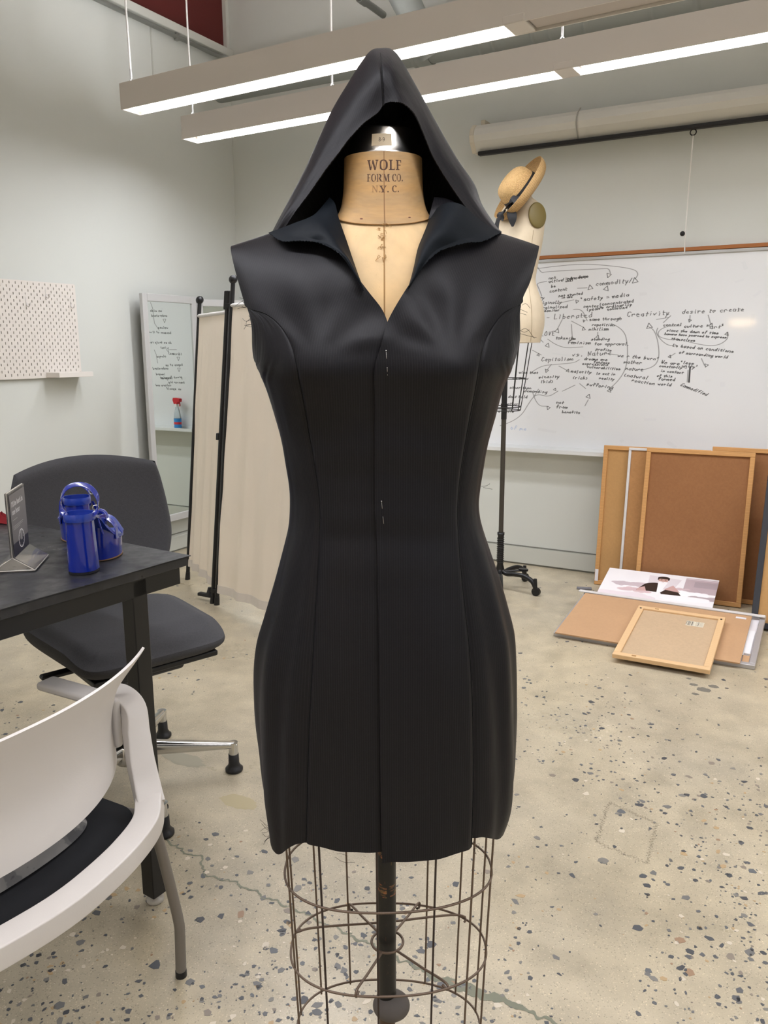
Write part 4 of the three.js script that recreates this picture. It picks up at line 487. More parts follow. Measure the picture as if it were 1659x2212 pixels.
  const outL = [[-0.171, 1.638, 0.036], [-0.148, 1.622, zf(-0.148, 1.622, 0.022)], [-0.119, 1.620, zf(-0.119, 1.62, 0.024)], [-0.092, 1.616, zf(-0.092, 1.616, 0.026)], [-0.061, 1.598, 0.122], [-0.042, 1.574, 0.129], [-0.028, 1.549, 0.130]];
  const topL = [[-0.080, 1.690, 0.022], [-0.098, 1.664, 0.034], [-0.111, 1.655, 0.038], [-0.133, 1.649, 0.038], [-0.171, 1.638, 0.036]];
  part('lapel', lapel(rollL, outL, topL, -1), rev, t, 'navy turned-back lapel');
  const rollR = [[0.071, 1.665, 0.036], [0.066, 1.648, 0.056], [0.058, 1.628, 0.080], [0.050, 1.608, 0.096], [0.044, 1.582, 0.112], [0.037, 1.557, 0.126], [0.034, 1.551, 0.128]];
  const outR = [[0.175, 1.637, 0.036], [0.144, 1.620, zf(0.144, 1.62, 0.022)], [0.115, 1.615, zf(0.115, 1.615, 0.026)], [0.080, 1.603, 0.112], [0.056, 1.582, 0.128], [0.044, 1.566, 0.131], [0.034, 1.551, 0.131]];
  const topR = [[0.071, 1.665, 0.036], [0.090, 1.674, 0.046], [0.113, 1.671, 0.050], [0.140, 1.653, 0.044], [0.175, 1.637, 0.036]];
  part('lapel', lapel(rollR, outR, topR, 1), rev, t, 'navy turned-back lapel');
  part('collar_stand', sheet((u, v) => { const a = [lerp(0.076, 0.116, u), lerp(1.690, 1.673, u) + 0.004 * Math.sin(Math.PI * u), lerp(0.024, 0.046, u)], b = [lerp(0.066, 0.114, u), lerp(1.655, 1.672, u), lerp(0.052, 0.056, u)]; return [0, 1, 2].map((k) => lerp(b[k], a[k], v) + (k === 2 ? 0.006 * Math.sin(Math.PI * v) : 0)); }, 16, 10, { th: 0.0014 }), fab, t);
  // hood: front edge A, silhouette ridge B, centre back C
  const A = curveP([[-0.150, 1.640, 0.040], [-0.128, 1.668, 0.050], [-0.107, 1.693, 0.052], [-0.086, 1.720, 0.056], [-0.066, 1.742, 0.062], [-0.053, 1.757, 0.066], [-0.040, 1.770, 0.070], [-0.024, 1.783, 0.075], [-0.007, 1.793, 0.080], [0.002, 1.804, 0.080], [0.015, 1.807, 0.079], [0.028, 1.805, 0.078], [0.044, 1.793, 0.075], [0.058, 1.767, 0.070], [0.072, 1.738, 0.062], [0.093, 1.708, 0.055], [0.117, 1.676, 0.052], [0.144, 1.647, 0.048], [0.164, 1.637, 0.042]]);
  const B = curveP([[-0.166, 1.643, -0.01], [-0.158, 1.662, -0.015], [-0.141, 1.696, -0.02], [-0.119, 1.736, -0.02], [-0.097, 1.782, -0.02], [-0.075, 1.825, -0.02], [-0.049, 1.863, -0.015], [-0.031, 1.887, -0.01], [-0.017, 1.899, 0.0], [-0.002, 1.902, 0.0], [0.013, 1.900, 0.0], [0.027, 1.889, -0.01], [0.051, 1.853, -0.02], [0.079, 1.805, -0.02], [0.112, 1.752, -0.02], [0.139, 1.715, -0.02], [0.150, 1.685, -0.02], [0.169, 1.654, -0.015], [0.176, 1.642, -0.01]]);
  const Cb = (s) => { const q = Math.abs(2 * s - 1); return [(1 - 2 * s) * 0.004, lerp(1.865, 1.615, q ** 1.2), lerp(-0.07, -0.105, Math.sin(q * 1.57))]; };
  const hood = (s0, s1, side) => sheet((u, v) => {
    const s = lerp(s0, s1, u), a = A(s), b = B(s), c = Cb(s), q = Math.abs(2 * s - 1), pk = gauss(s - 0.5, 0.16);
    const m = [0, 1, 2].map((k) => lerp(a[k], b[k], 0.5)); m[2] += 0.016 + 0.012 * pk; m[1] += 0.004 * pk; m[0] += (2 * s - 1) * 0.006;
    if (side > 0) { m[2] -= 0.012 * gauss(s - 0.63, 0.06); }
    const d = [lerp(b[0], c[0], 0.38) * 1.12, lerp(b[1], c[1], 0.30) + 0.004, lerp(b[2], c[2], 0.75)];
    const C = curveP([a, m, b, d, c]); const p = C(v);
    const w = fold(s * 0.5, v * 0.6 + 1) * 0.4 + 0.003 * (nz(s * 1.5, v * 1.3) - 0.5) * smooth(0, 0.1, v);
    p[2] += w - 0.0025 * gauss(s - 0.492, 0.006) * smooth(0.55, 0.1, v); p[0] += w * 0.3;
    if (v === 0) p[1] += 0.0006 * Math.sin(s * 520) * nz2(s * 9, 0.2) + 0.0014 * (nz2(s * 12, 0.7) - 0.5);
    return p;
  }, 150, 64, { th: 0.0014, flip: false, uv: (u, v, p) => [p[0] * 0.8 + (side * v * 0.1), p[1] + v * 0.05] });
  part('hood_panel', hood(0, 0.492, -1), fab, t); part('hood_panel', hood(0.492, 1, 1), fab, t);
  part('hood_seam', tube(Array.from({ length: 14 }, (_, k) => { const v = k / 13 * 0.48, s = 0.492, a = A(s), b = B(s), pk = 1; const m = [lerp(a[0], b[0], 0.5), lerp(a[1], b[1], 0.5) + 0.004, lerp(a[2], b[2], 0.5) + 0.028]; const p = curveP([a, m, b, [b[0], b[1] - 0.01, -0.05], Cb(s)])(v); return [p[0], p[1] - 0.0002, p[2] - 0.0018]; }), 0.0009, 60, 6), std({ color: 0x070708, roughness: 0.9 }), t);
  // raw-edge threads
  const r = rng(909), th = [];
  const hair = (p, n, L, dx) => { for (let k = 0; k < n; k++) { const q = [p[0] + (r() - 0.5) * 0.01, p[1] + (r() - 0.5) * 0.014, p[2] + (r() - 0.5) * 0.006], l = L * (0.5 + r()); th.push(tube([q, [q[0] + dx * l * 0.5 + (r() - 0.5) * 0.008, q[1] + (r() - 0.5) * l * 0.5, q[2] + (r() - 0.3) * 0.01], [q[0] + dx * l, q[1] + (r() - 0.6) * l, q[2] + (r() - 0.3) * 0.012]], 0.00028, 10, 4)); } };
  hair([-0.203, 1.535, 0.045], 7, 0.012, -1); hair([-0.198, 1.51, 0.04], 6, 0.014, -0.9); hair([0.204, 1.525, 0.045], 3, 0.014, 0.9); hair([0.205, 1.495, 0.04], 3, 0.018, 1); hair([-0.2, 0.63, 0.02], 6, 0.03, -0.5); hair([-0.195, 0.65, 0.03], 4, 0.04, -0.4); hair([0.2, 0.645, 0.02], 5, 0.02, 0.6); hair([0.145, 0.668, 0.11], 6, 0.014, 0.2); hair([0.155, 1.25, 0.01], 2, 0.01, 1); hair([-0.08, 0.662, 0.12], 2, 0.03, 0.9); hair([-0.007, 0.664, 0.138], 5, 0.010, 0.2);
  part('loose_threads', merge(th), std({ color: 0x1a1a1c, roughness: 0.9 }), t);

  // two pins through the front edge
  const ca = Math.cos(FTURN), sa = Math.sin(FTURN), W3 = (x, y, z) => [FORM[0] + x * ca + z * sa, y, FORM[2] - x * sa + z * ca];
  const pin = (x, y, l, tilt, lab) => { const z = frontZ(x, y) + fold(x, y) + 0.0045, p = thing('straight_pin', lab, 'pin', W3(x, y, z), FTURN, 'pins closing the dress front'); const zz = (yy, xx) => frontZ(xx, yy) + fold(xx, yy) + 0.0045 - z; const q = []; for (const [k, o] of [[0, 0.0012], [0.34, 0.0009], [0.40, -0.002], [0.50, -0.003], [0.60, -0.002], [0.66, 0.0009], [1, 0.0012]]) { const yy = y + l * (0.5 - k), xx = x + tilt * (k - 0.5); q.push([xx - x, yy - y, zz(yy, xx) + o]); } part('shaft', tube(q, 0.00042, 50, 6), M.chrome, p); const h = new THREE.SphereGeometry(0.0011, 12, 8); h.translate(...q[0]); part('head', h, M.chrome, p); };
  pin(0.004, 1.449, 0.034, 0.002, 'silver pin at bust level, the upper of two closing the black dress'); pin(-0.003, 1.229, 0.034, 0.003, 'silver pin at waist level, the lower of two closing the black dress');
}

// ------------------------------------------------------------------ black table and what stands on it
const TY = 0.94, TT = -4.8 * rad, TC = [-2.225, 0, -1.16];
{
  const t = thing('table', 'black work table with a scuffed dark top and square black legs, the shoes on it', 'table', TC, TT);
  const topTex = dataTex(1024, 1024, (u, v, x, y) => { const a = F1(u, v), b = F2(u * 2, v), c = F3(u, v); const k = 40 + 26 * (a - 0.5) + 20 * smooth(0.55, 0.8, b) + 14 * (c - 0.5); return [k, k * 1.0, k * 1.06]; }, { size: [0.9, 0.9] });
  const topRough = greyTex(512, 512, (u, v) => 110 + 110 * (F2(u, v) - 0.5) + 60 * (F3(u, v) - 0.5), [0.6, 0.6]);
  const top = std({ map: topTex, roughnessMap: topRough, roughness: 1 });
  part('table_top', uvMetres(rbox(1.5, 0.024, 0.9, 0.003, 0, TY - 0.016, 0)), top, t);
  part('top_cover', sheet((u, v) => { const x = lerp(-0.751, 0.757, u), z = lerp(-0.455, 0.455, v); return [x, TY - 0.0012 + 0.0012 * smooth(0.9, 1, u) * (0.5 + 0.5 * Math.sin(v * 17)), z]; }, 60, 60, { th: 0.002, uv: (u, v) => [u * 1.5, v * 0.9], flip: true }), top, t);
  for (const [a, b, x, z] of [[1.44, 0.025, 0, 0.42], [1.44, 0.025, 0, -0.42], [0.025, 0.86, 0.728, 0], [0.025, 0.86, -0.728, 0]]) part('apron_rail', rbox(a, 0.045, b, 0.002, x, TY - 0.0515, z), M.blackMetal, t);
  const legTop = TY - 0.03;
  for (const [x, z] of [[0.718, -0.298], [0.718, 0.405], [-0.718, -0.298], [-0.718, 0.405]]) { const l = part('leg', rbox(0.045, legTop - 0.025, 0.045, 0.003, x, (legTop + 0.025) / 2, z), M.blackMetal, t); part('leveller', lathe([[0, 0], [0.021, 0], [0.023, 0.004], [0.023, 0.014], [0.012, 0.018], [0.012, 0.026], [0, 0.026]], 24).translate(x, 0.0, z), phys({ color: 0xd9d3c8, roughness: 0.3, transmission: 0.5, thickness: 0.01 }), l); }
}
const onTable = (x, z) => [x, TY, z];
{ // clear sign holder
  const A = [-1.700, -1.222], B = [-1.795, -1.338];               // ends of the ridge
  const len = Math.hypot(B[0] - A[0], B[1] - A[1]), turn = Math.atan2(-(B[1] - A[1]), B[0] - A[0]);
  const t = thing('sign_stand', 'clear upright sign stand with a grey card reading be back in one hour', 'sign', [(A[0] + B[0]) / 2, TY, (A[1] + B[1]) / 2], turn);
  const acr = phys({ color: 0xf4f2ee, roughness: 0.06, transmission: 0.95, thickness: 0.003, ior: 1.3 });
  const L = len, tent = (y0, sgn) => sheet((u, v) => [lerp(-L / 2, L / 2, u) + (sgn > 0 ? 0.0 : 0.0), lerp(0.034, 0.003, v), sgn * lerp(0.0015, 0.047, v)], 2, 2, { th: 0.003, flip: sgn < 0 });
  part('base', merge([tent(0, 1), tent(0, -1), rbox(L, 0.003, 0.1, 0.001, 0, 0.0015, 0)]), acr, t);
  part('sleeve', merge([rbox(L, 0.16, 0.0025, 0.001, 0, 0.113, 0.0032), rbox(L, 0.16, 0.0025, 0.001, 0, 0.113, -0.0032), rbox(0.003, 0.16, 0.008, 0.001, L / 2 + 0.0005, 0.113, 0), rbox(0.003, 0.16, 0.008, 0.001, -L / 2 - 0.0005, 0.113, 0)]), acr, t);
  part('edge_trim', merge([rod([-L / 2, 0.034, 0], [-L / 2, 0.193, 0], 0.0012, 8), rod([L / 2, 0.034, 0], [L / 2, 0.193, 0], 0.0012, 8), rod([-L / 2, 0.193, 0], [L / 2, 0.193, 0], 0.0014, 8), rod([-L / 2, 0.003, 0.049], [L / 2, 0.003, 0.049], 0.0014, 8), rod([-L / 2, 0.003, -0.049], [L / 2, 0.003, -0.049], 0.0014, 8), rod([-L / 2, 0.003, -0.049], [-L / 2, 0.003, 0.049], 0.0014, 8), rod([L / 2, 0.003, -0.049], [L / 2, 0.003, 0.049], 0.0014, 8), rod([-L / 2, 0.035, 0], [-L / 2, 0.003, 0.049], 0.0012, 8), rod([-L / 2, 0.035, 0], [-L / 2, 0.003, -0.049], 0.0012, 8)]), phys({ color: 0xe6e0d6, roughness: 0.25, transmission: 0.3, thickness: 0.002 }), t);
  const card = canvasTex(512, 640, (c, w, h) => {
    c.fillStyle = '#85807a'; c.fillRect(0, 0, w, h); c.fillStyle = '#3c3a40'; c.fillRect(0, 505, w, h - 505); c.fillStyle = '#f0ece6'; c.textAlign = 'left'; c.font = 'bold 62px serif'; c.save(); c.translate(50, 130); c.scale(0.9, 1.15); c.fillText("I'll be back in", 0, 0); c.fillText('one hour', 0, 72); c.restore();
    c.fillStyle = 'rgba(240,236,230,0.75)'; for (const [y, l] of [[265, 150], [330, 330], [346, 300], [362, 220]]) for (let x = 50; x < 50 + l; x += 14) c.fillRect(x, y, 10, 5);
    c.strokeStyle = '#f2eee8'; c.lineWidth = 12; c.beginPath(); c.arc(280, 505, 92, 0, 7); c.stroke(); c.lineWidth = 9; c.beginPath(); c.moveTo(268, 430); c.lineTo(280, 520); c.lineTo(306, 510); c.stroke(); for (let k = 0; k < 12; k++) { const a = k * 0.5236; c.beginPath(); c.moveTo(280 + Math.cos(a) * 72, 505 + Math.sin(a) * 72); c.lineTo(280 + Math.cos(a) * 80, 505 + Math.sin(a) * 80); c.stroke(); }
  }); card.wrapS = card.wrapT = THREE.ClampToEdgeWrapping;
  const cg = new THREE.PlaneGeometry(L - 0.006, 0.152); cg.translate(0, 0.111, 0.0050); const cb = cg.clone(); cb.rotateY(Math.PI);
  part('card', merge([cg, cb]), std({ map: card, roughness: 0.6 }), t);
}
{ // blue platform sandals
  const blue = phys({ color: 0x072490, roughness: 0.2, clearcoat: 0.8, clearcoatRoughness: 0.06 }), blueIn = phys({ color: 0x1c3a9c, roughness: 0.3, clearcoat: 0.4, clearcoatRoughness: 0.15 });
  const soleM = std({ color: 0x15151c, roughness: 0.7 }), tan = std({ color: 0x8a6a4a, roughness: 0.7 });
  const make = () => {
    const t = thing('sandal', 'x', 'shoe', [0, 0, 0], 0, 'pair of blue platform sandals');
    // heel block at z = 0, toe at z = 0.19
    const D = (w, d, y) => (u) => { const a = u * 2 * Math.PI, s = Math.sin(a), c = Math.cos(a); return [w * Math.sign(s) * Math.abs(s) ** 0.85, y, c > 0 ? d * Math.sign(c) * Math.abs(c) ** 0.5 : d * c]; };
    const heel = sheet((u, v) => { const w = lerp(0.0345, 0.0305, v), d = lerp(0.034, 0.032, v), p = D(w, d, 0)(u); return [p[0], lerp(0.006, 0.131, v) + (v > 0.9 ? 0 : 0), p[2] - 0.003 * v]; }, 60, 12, { wrap: true, flip: true });
    part('heel', merge([heel, cyl(0.030, 0.030, 0.004, 0, 0.129, -0.002, 40)]), blue, t);
    part('heel_tip', sheet((u, v) => { const p = D(0.0338, 0.0333, 0)(u); return [p[0], lerp(0, 0.006, v), p[2]]; }, 60, 2, { wrap: true, flip: true }), soleM, t);
    part('heel_rim', sheet((u, v) => { const p = D(0.0325, 0.0335, 0)(u), a = v * Math.PI; return [p[0] * (1 + 0.03 * Math.sin(a)), 0.128 + 0.018 * v, (p[2] - 0.003) * (1 + 0.03 * Math.sin(a))]; }, 60, 8, { wrap: true, flip: true, th: 0.0015 }), blueIn, t);
    const foot = curve1([[0, 0.131], [0.05, 0.124], [0.10, 0.085], [0.14, 0.058], [0.19, 0.052], [0.22, 0.056]]), wid = curve1([[0, 0.030], [0.05, 0.030], [0.10, 0.034], [0.15, 0.043], [0.19, 0.040], [0.22, 0.018]]);
    part('footbed', sheet((u, v) => { const z = lerp(-0.02, 0.22, v), x = (2 * u - 1) * wid(Math.max(z, 0)); return [x, foot(Math.max(z, 0)) + 0.004, z]; }, 14, 40, { th: 0.007, flip: true }), blueIn, t);
    part('platform', sheet((u, v) => { const a = u * 2 * Math.PI, z = 0.155 + 0.066 * Math.cos(a), w = 0.043 * Math.sin(a); return [w * (1 - 0.06 * (1 - v)), lerp(0.004, foot(z) - 0.004, v), z]; }, 60, 8, { wrap: true, flip: true }), blue, t);
    part('sole', sheet((u, v) => { const a = u * 2 * Math.PI, z = 0.155 + 0.065 * Math.cos(a), w = 0.042 * Math.sin(a); return [w * (1 - v * 0.999), 0.0, lerp(z, 0.155, v)].map((q, k) => k === 1 ? 0.001 : q); }, 40, 3, { wrap: true, th: 0.003, flip: true }), tan, t);
    // toe straps, twisted
    const band = (pts, w, name, mat, acr) => part(name, sweep(pts, w, 0.0022, acr, 60, false, 0.5), mat, t);
    band([[-0.042, 0.05, 0.135], [-0.036, 0.085, 0.14], [-0.008, 0.105, 0.145], [0.02, 0.098, 0.16], [0.044, 0.06, 0.172]], 0.022, 'toe_strap', blue, [0, 0.1, 1]);
    band([[0.042, 0.05, 0.128], [0.036, 0.09, 0.135], [0.008, 0.110, 0.142], [-0.022, 0.1, 0.16], [-0.044, 0.06, 0.175]], 0.022, 'toe_strap', blueIn, [0, 0.1, 1]);
    part('strap_knot', turned(new THREE.TorusGeometry(0.013, 0.007, 12, 28), 0.5, 0.4, 0.2, 0, 0.108, 0.142), blue, t);
    band([[-0.034, 0.10, 0.085], [-0.036, 0.122, 0.075], [-0.03, 0.125, 0.05], [-0.031, 0.135, 0.02]], 0.008, 'side_strap', blue, [0, 1, 0]);
    band([[0.034, 0.10, 0.085], [0.040, 0.118, 0.072], [0.036, 0.118, 0.05], [0.033, 0.135, 0.02]], 0.008, 'side_strap', blue, [0, 1, 0]);
    band([[-0.031, 0.138, 0.0], [-0.042, 0.152, 0.006], [-0.043, 0.182, 0.010], [-0.026, 0.205, 0.012], [0.002, 0.2125, 0.012], [0.028, 0.204, 0.012], [0.044, 0.180, 0.010], [0.044, 0.152, 0.006], [0.032, 0.138, 0.0]], 0.013, 'ankle_strap', blue, [0, 0.8, 0.6]);
    band([[-0.040, 0.128, 0.012], [-0.046, 0.110, 0.008], [-0.052, 0.092, 0.006]], 0.009, 'strap_end', blue, [0.6, 0, 0.8]);
    const bk = new THREE.TorusGeometry(0.007, 0.0014, 8, 20); bk.rotateY(0.4); bk.translate(-0.038, 0.155, 0.008); part('buckle', bk, M.chrome, t);
    return t;
  };
  const a = make(); a.position.set(-1.556, TY, -1.308); a.rotation.y = Math.atan2(-0.48, -0.87); a.userData.label = 'glossy blue sandal standing in front of its pair, block heel towards the room';
  const b = a.clone(); b.name = numbered('sandal'); scene.add(b); b.position.set(-1.735, TY, -1.455); for (const c of b.children) if (c.name === 'ankle_strap') c.scale.set(0.78, 0.83, 1); b.rotation.set(0, Math.atan2(-0.8, -0.6), 0); b.userData.label = 'glossy blue sandal mostly hidden behind the other one, only its ankle strap showing above';
}
{ const r = rng(14), g = sheet((u, v) => { const a = u * 6.2832, R = v * (0.05 + 0.02 * Math.sin(a * 3 + 1)); return [Math.cos(a) * R * 1.3, (1 - v) * 0.022 + 0.012 * Math.abs(Math.sin(a * 2.5 + v * 5)) * (1 - v) + 0.0015, Math.sin(a) * R * 0.6]; }, 40, 10, { wrap: true, th: 0.0015, flip: false }); g.rotateY(0.1); g.translate(-2.235, TY, -1.585); single('cloth_scrap', g, std({ color: 0x7d0f18, roughness: 0.9, side: THREE.DoubleSide }), 'small crumpled dark red cloth scrap at the far edge of the black table', 'fabric'); }

// ------------------------------------------------------------------ grey office chair
{
  const t = thing('office_chair', 'grey fabric office chair with chrome star base behind the black table', 'office chair', [-1.99, 0, -1.80]);
  const fabTex = dataTex(256, 256, (u, v, x, y) => { const n = (((x >> 1) ^ (y >> 1)) & 1 ? 7 : -7) * 0.6 + 16 * (F3(u, v) - 0.5); return [66 + n, 66 + n, 69 + n]; }, { size: [0.06, 0.06] });
  const fab = std({ map: fabTex, roughness: 0.9, bumpMap: weave, bumpScale: 0.0002 });
  const seatG = new THREE.Group(), yaw = 70 * rad, rot = (g) => { g.rotateY(yaw); g.translate(-0.01, 0, -0.04); return g; };
  // seat cushion (front towards +z)
  const seatTop = (u, v) => { const x = 2 * u - 1, z = 2 * v - 1, k = 1 / Math.max(1e-6, (Math.abs(x) ** 7 + Math.abs(z) ** 7) ** (1 / 7)) * Math.max(Math.abs(x), Math.abs(z)); return [x * k, z * k, Math.max(Math.abs(x), Math.abs(z))]; };
  const top = rot(sheet((u, v) => { const [x, z, e] = seatTop(u, v); return [x * 0.262 * (1 - 0.06 * z), 0.585 - 0.022 * smooth(0.8, 1, e) - 0.010 * (1 - e) * (1 - e) - 0.03 * smooth(0.4, 1, z), z * 0.27]; }, 40, 40, { flip: true }));
  const side = rot(sheet((u, v) => { const a = u * 2 * Math.PI, s = Math.sin(a), c = Math.cos(a), k = 1 / (Math.abs(s) ** 7 + Math.abs(c) ** 7) ** (1 / 7), x = s * k, z = c * k, b = 1 + 0.02 * Math.sin(v * Math.PI) - 0.10 * (1 - v) ** 2; return [x * 0.262 * (1 - 0.06 * z) * b, lerp(0.495, 0.563, v) - 0.03 * smooth(0.4, 1, z) * v, z * 0.27 * b]; }, 120, 10, { wrap: true, flip: true }));
  const bot = rot(rbox(0.40, 0.02, 0.42, 0.008, 0, 0.495, 0));
  part('seat', merge([uvMetres(top), uvMetres(side), uvMetres(bot)]), fab, t);
  const wBack = curve1([[0, 0.19], [0.12, 0.245], [0.35, 0.28], [0.6, 0.278], [0.85, 0.262], [1, 0.245]]);
  const back = (o) => (u, v) => { const q = 2 * u - 1, y0 = 0.64 + 0.03 * q * q, y1 = 1.105 - 0.035 * q * q, y = lerp(y0, y1, v), x = q * wBack(v), z = -0.245 - 0.07 * (v - 0.1) + 0.075 * q * q - 0.03 * Math.sin(v * Math.PI) * 0.6; const e = Math.min(1, Math.min(1 - Math.abs(q), Math.min(v, 1 - v)) * 9); return [x, y, z + o * Math.sqrt(Math.max(0, 1 - (1 - e) ** 2))]; };
  part('backrest', merge([rot(uvMetres(sheet(back(0.024), 50, 40, {}))), rot(uvMetres(sheet(back(-0.024), 50, 40, { flip: true })))]), fab, t);
  part('back_support', merge([rot(tube([[0, 0.46, -0.02], [0, 0.45, -0.2], [0, 0.50, -0.29], [0, 0.64, -0.315], [0, 0.85, -0.335]], 0.02, 50, 12)), rot(rbox(0.24, 0.05, 0.02, 0.008, 0, 0.7, -0.30))]), M.blackPlastic, t);
  part('mechanism', merge([rot(rbox(0.26, 0.06, 0.30, 0.015, 0, 0.45, 0.0)), rot(rbox(0.42, 0.02, 0.42, 0.006, 0, 0.478, 0.02))]), M.blackPlastic, t);
  part('lever', rot(rbox(0.13, 0.016, 0.035, 0.007, -0.235, 0.468, 0.03)), M.blackPlastic, t); part('lever', rot(rbox(0.11, 0.016, 0.035, 0.007, 0.215, 0.465, 0.02)), M.blackPlastic, t); part('lever', rot(rbox(0.10, 0.014, 0.03, 0.006, 0.20, 0.43, 0.06)), M.blackPlastic, t);
  part('column', merge([cyl(0.028, 0.028, 0.20, 0, 0.22, 0), cyl(0.016, 0.016, 0.2, 0, 0.36, 0)]), M.blackMetal, t);
  part('hub', lathe([[0, 0.09], [0.045, 0.09], [0.05, 0.10], [0.046, 0.15], [0.034, 0.165], [0, 0.165]], 32), M.chrome, t);
  const a0 = Math.atan2(-2.04 + 1.80, -1.742 + 1.99);
  for (let k = 0; k < 5; k++) { const a = a0 + k * 2 * Math.PI / 5, c = Math.cos(a), s = Math.sin(a), R = 0.35; const g = sheet((u, v) => { const q = u * 2 * Math.PI, w = lerp(0.026, 0.015, v), h = lerp(0.028, 0.011, v), r = lerp(0.03, R + 0.012, v), y = lerp(0.135, 0.098, v); const pw = w * Math.sign(Math.cos(q)) * Math.abs(Math.cos(q)) ** 0.7, ph = h * Math.sign(Math.sin(q)) * Math.abs(Math.sin(q)) ** 0.7; return [c * r - s * pw, y + ph - (1 - v) * 0.0, s * r + c * pw]; }, 24, 20, { wrap: true, flip: false }); const cap = cyl(0.0165, 0.0165, 0.045, c * R, 0.0875, s * R, 24); const l = part('base_leg', merge([g, cap]), M.chrome, t); part('glide', lathe([[0, 0], [0.028, 0], [0.031, 0.004], [0.031, 0.012], [0.024, 0.018], [0.019, 0.03], [0.018, 0.066], [0, 0.066]], 28).translate(c * R, 0, s * R), M.blackPlastic, l); }
}

// ------------------------------------------------------------------ white plastic armchair in front
{
  const O = [-1.45, 0, -0.87], t = thing('white_armchair', 'white plastic armchair with grey tube legs and black seat, seen from behind', 'chair', O);
  const w = M.whitePlastic;
  // room x, z relative to O; the chair looks towards -x, its rear is at +x
  part('back_shell', sheet((u, v) => {
    const q = 2 * u - 1, e = Math.abs(q), hw = lerp(0.355, 0.382, v) + 0.036 * smooth(0.72, 1, v) * e ** 3, zz = q * hw;
    const bow = curve1([[0, 0.205], [0.35, 0.188], [0.7, 0.205], [1, 0.238]])(v), x = bow - 0.13 * e ** 2.2 - 0.02 * e ** 6 + 0.05 * smooth(0.6, 1, v) * (e ** 4) * 0.3;
    return [x, lerp(0.535 + 0.0 * e - 0.01 * (1 - e * e), 0.800 - 0.012 * e ** 2, v), zz];
  }, 80, 40, { th: 0.006, flip: true }), w, t);
  for (const s of [-1, 1]) part('side_frame', sweep([[-0.02, 0.655, s * 0.385], [0.035, 0.668, s * 0.39], [0.085, 0.65, s * 0.385], [0.112, 0.60, s * 0.366], [0.138, 0.55, s * 0.348], [0.168, 0.50, s * 0.332], [0.200, 0.468, s * 0.312]], (v) => lerp(0.052, 0.06, v), (v) => lerp(0.026, 0.04, v), (v) => [lerp(0.0, 0.45, smooth(0.3, 1, v)), lerp(0.3, 0.0, v), s * lerp(1, 0.8, v)], 50, false, 0.2), w, t);
  part('seat_rail', sweep([[0.192, 0.470, -0.318], [0.238, 0.462, -0.262], [0.272, 0.459, -0.17], [0.292, 0.458, -0.06], [0.296, 0.458, 0], [0.292, 0.458, 0.06], [0.272, 0.459, 0.17], [0.238, 0.462, 0.262], [0.192, 0.470, 0.318]], 0.058, 0.046, [0.7, 0, 0.001], 80, false, 0.14), w, t);
  for (const s of [-1, 1]) part('armrest', rbox(0.25, 0.022, 0.055, 0.009, -0.08, 0.655, s * 0.375), w, t);
  for (const s of [-1, 1]) part('shell_bracket', rbox(0.03, 0.12, 0.02, 0.008, 0.06, 0.62, s * 0.352), w, t);
  const seat = sheet((u, v) => { const x = lerp(-0.27, 0.27, u), q = 2 * v - 1, hw = 0.305 - 0.09 * smooth(0.12, 0.29, x) ; return [x, 0.462 - 0.006 * (1 - q * q) + 0.0 * x - 0.012 * smooth(0.8, 1, Math.abs(q)), q * hw]; }, 40, 40, { th: 0.03, flip: true, uv: (u, v) => [u * 0.5, v * 0.5] });
  part('seat', seat, std({ color: 0x0d0f14, roughness: 0.95, bumpMap: weave, bumpScale: 0.0002 }), t);
  const legM = std({ color: 0x85807b, metalness: 0.4, roughness: 0.42 });
  for (const s of [-1, 1]) {
    const l = part('leg', tube([[0.182, 0.44, s * 0.322], [0.188, 0.397, s * 0.331], [0.206, 0.25, s * 0.348], [0.216, 0.135, s * 0.360], [0.2155, 0.115, s * 0.3605], [0.214, 0.012, s * 0.358]], 0.0125, 60, 16), legM, t); part('leg_tip', cyl(0.0135, 0.0135, 0.016, 0.214, 0.008, s * 0.358, 20), M.blackPlastic, l);
    const f = part('leg', tube([[-0.22, 0.445, s * 0.29], [-0.235, 0.3, s * 0.30], [-0.255, 0.13, s * 0.31], [-0.257, 0.012, s * 0.311]], 0.0125, 50, 16), legM, t); part('leg_tip', cyl(0.0135, 0.0135, 0.016, -0.257, 0.008, s * 0.311, 20), M.blackPlastic, f);
  }
  part('under_frame', merge([tube([[-0.22, 0.44, -0.29], [-0.22, 0.435, 0], [-0.22, 0.44, 0.29]], 0.011, 30, 10), tube([[0.182, 0.43, -0.322], [0, 0.425, -0.3], [-0.22, 0.44, -0.29]], 0.011, 30, 10), tube([[0.182, 0.43, 0.322], [0, 0.425, 0.3], [-0.22, 0.44, 0.29]], 0.011, 30, 10)]), legM, t);
  // crumpled garment lying on the seat
  const nz = fbm(505, 6, 4), clothTex = dataTex(256, 256, (u, v) => { const a = F2(u, v), b = F1(u + 0.3, v); const k = a > 0.52 ? 1 : a > 0.44 ? 0.55 : 0.2; return [70 + 110 * k * b, 70 + 105 * k * b, 72 + 95 * k * b]; }, { size: [1, 1] });
  const g = sheet((u, v) => { const a = u * 6.2832, R = v, n = nz(0.5 + 0.35 * Math.cos(a) * R, 0.5 + 0.35 * Math.sin(a) * R); return [Math.cos(a) * R * 0.10 + 0.06, 0.462 + 0.075 * (1 - R ** 3) * (0.45 + n), Math.sin(a) * R * 0.22 - 0.02 + 0.02 * Math.sin(3 * a) * R]; }, 70, 24, { wrap: true, uv: (u, v) => [0.5 + v * 0.4 * Math.cos(u * 6.28), 0.5 + v * 0.4 * Math.sin(u * 6.28)], th: 0.003 });
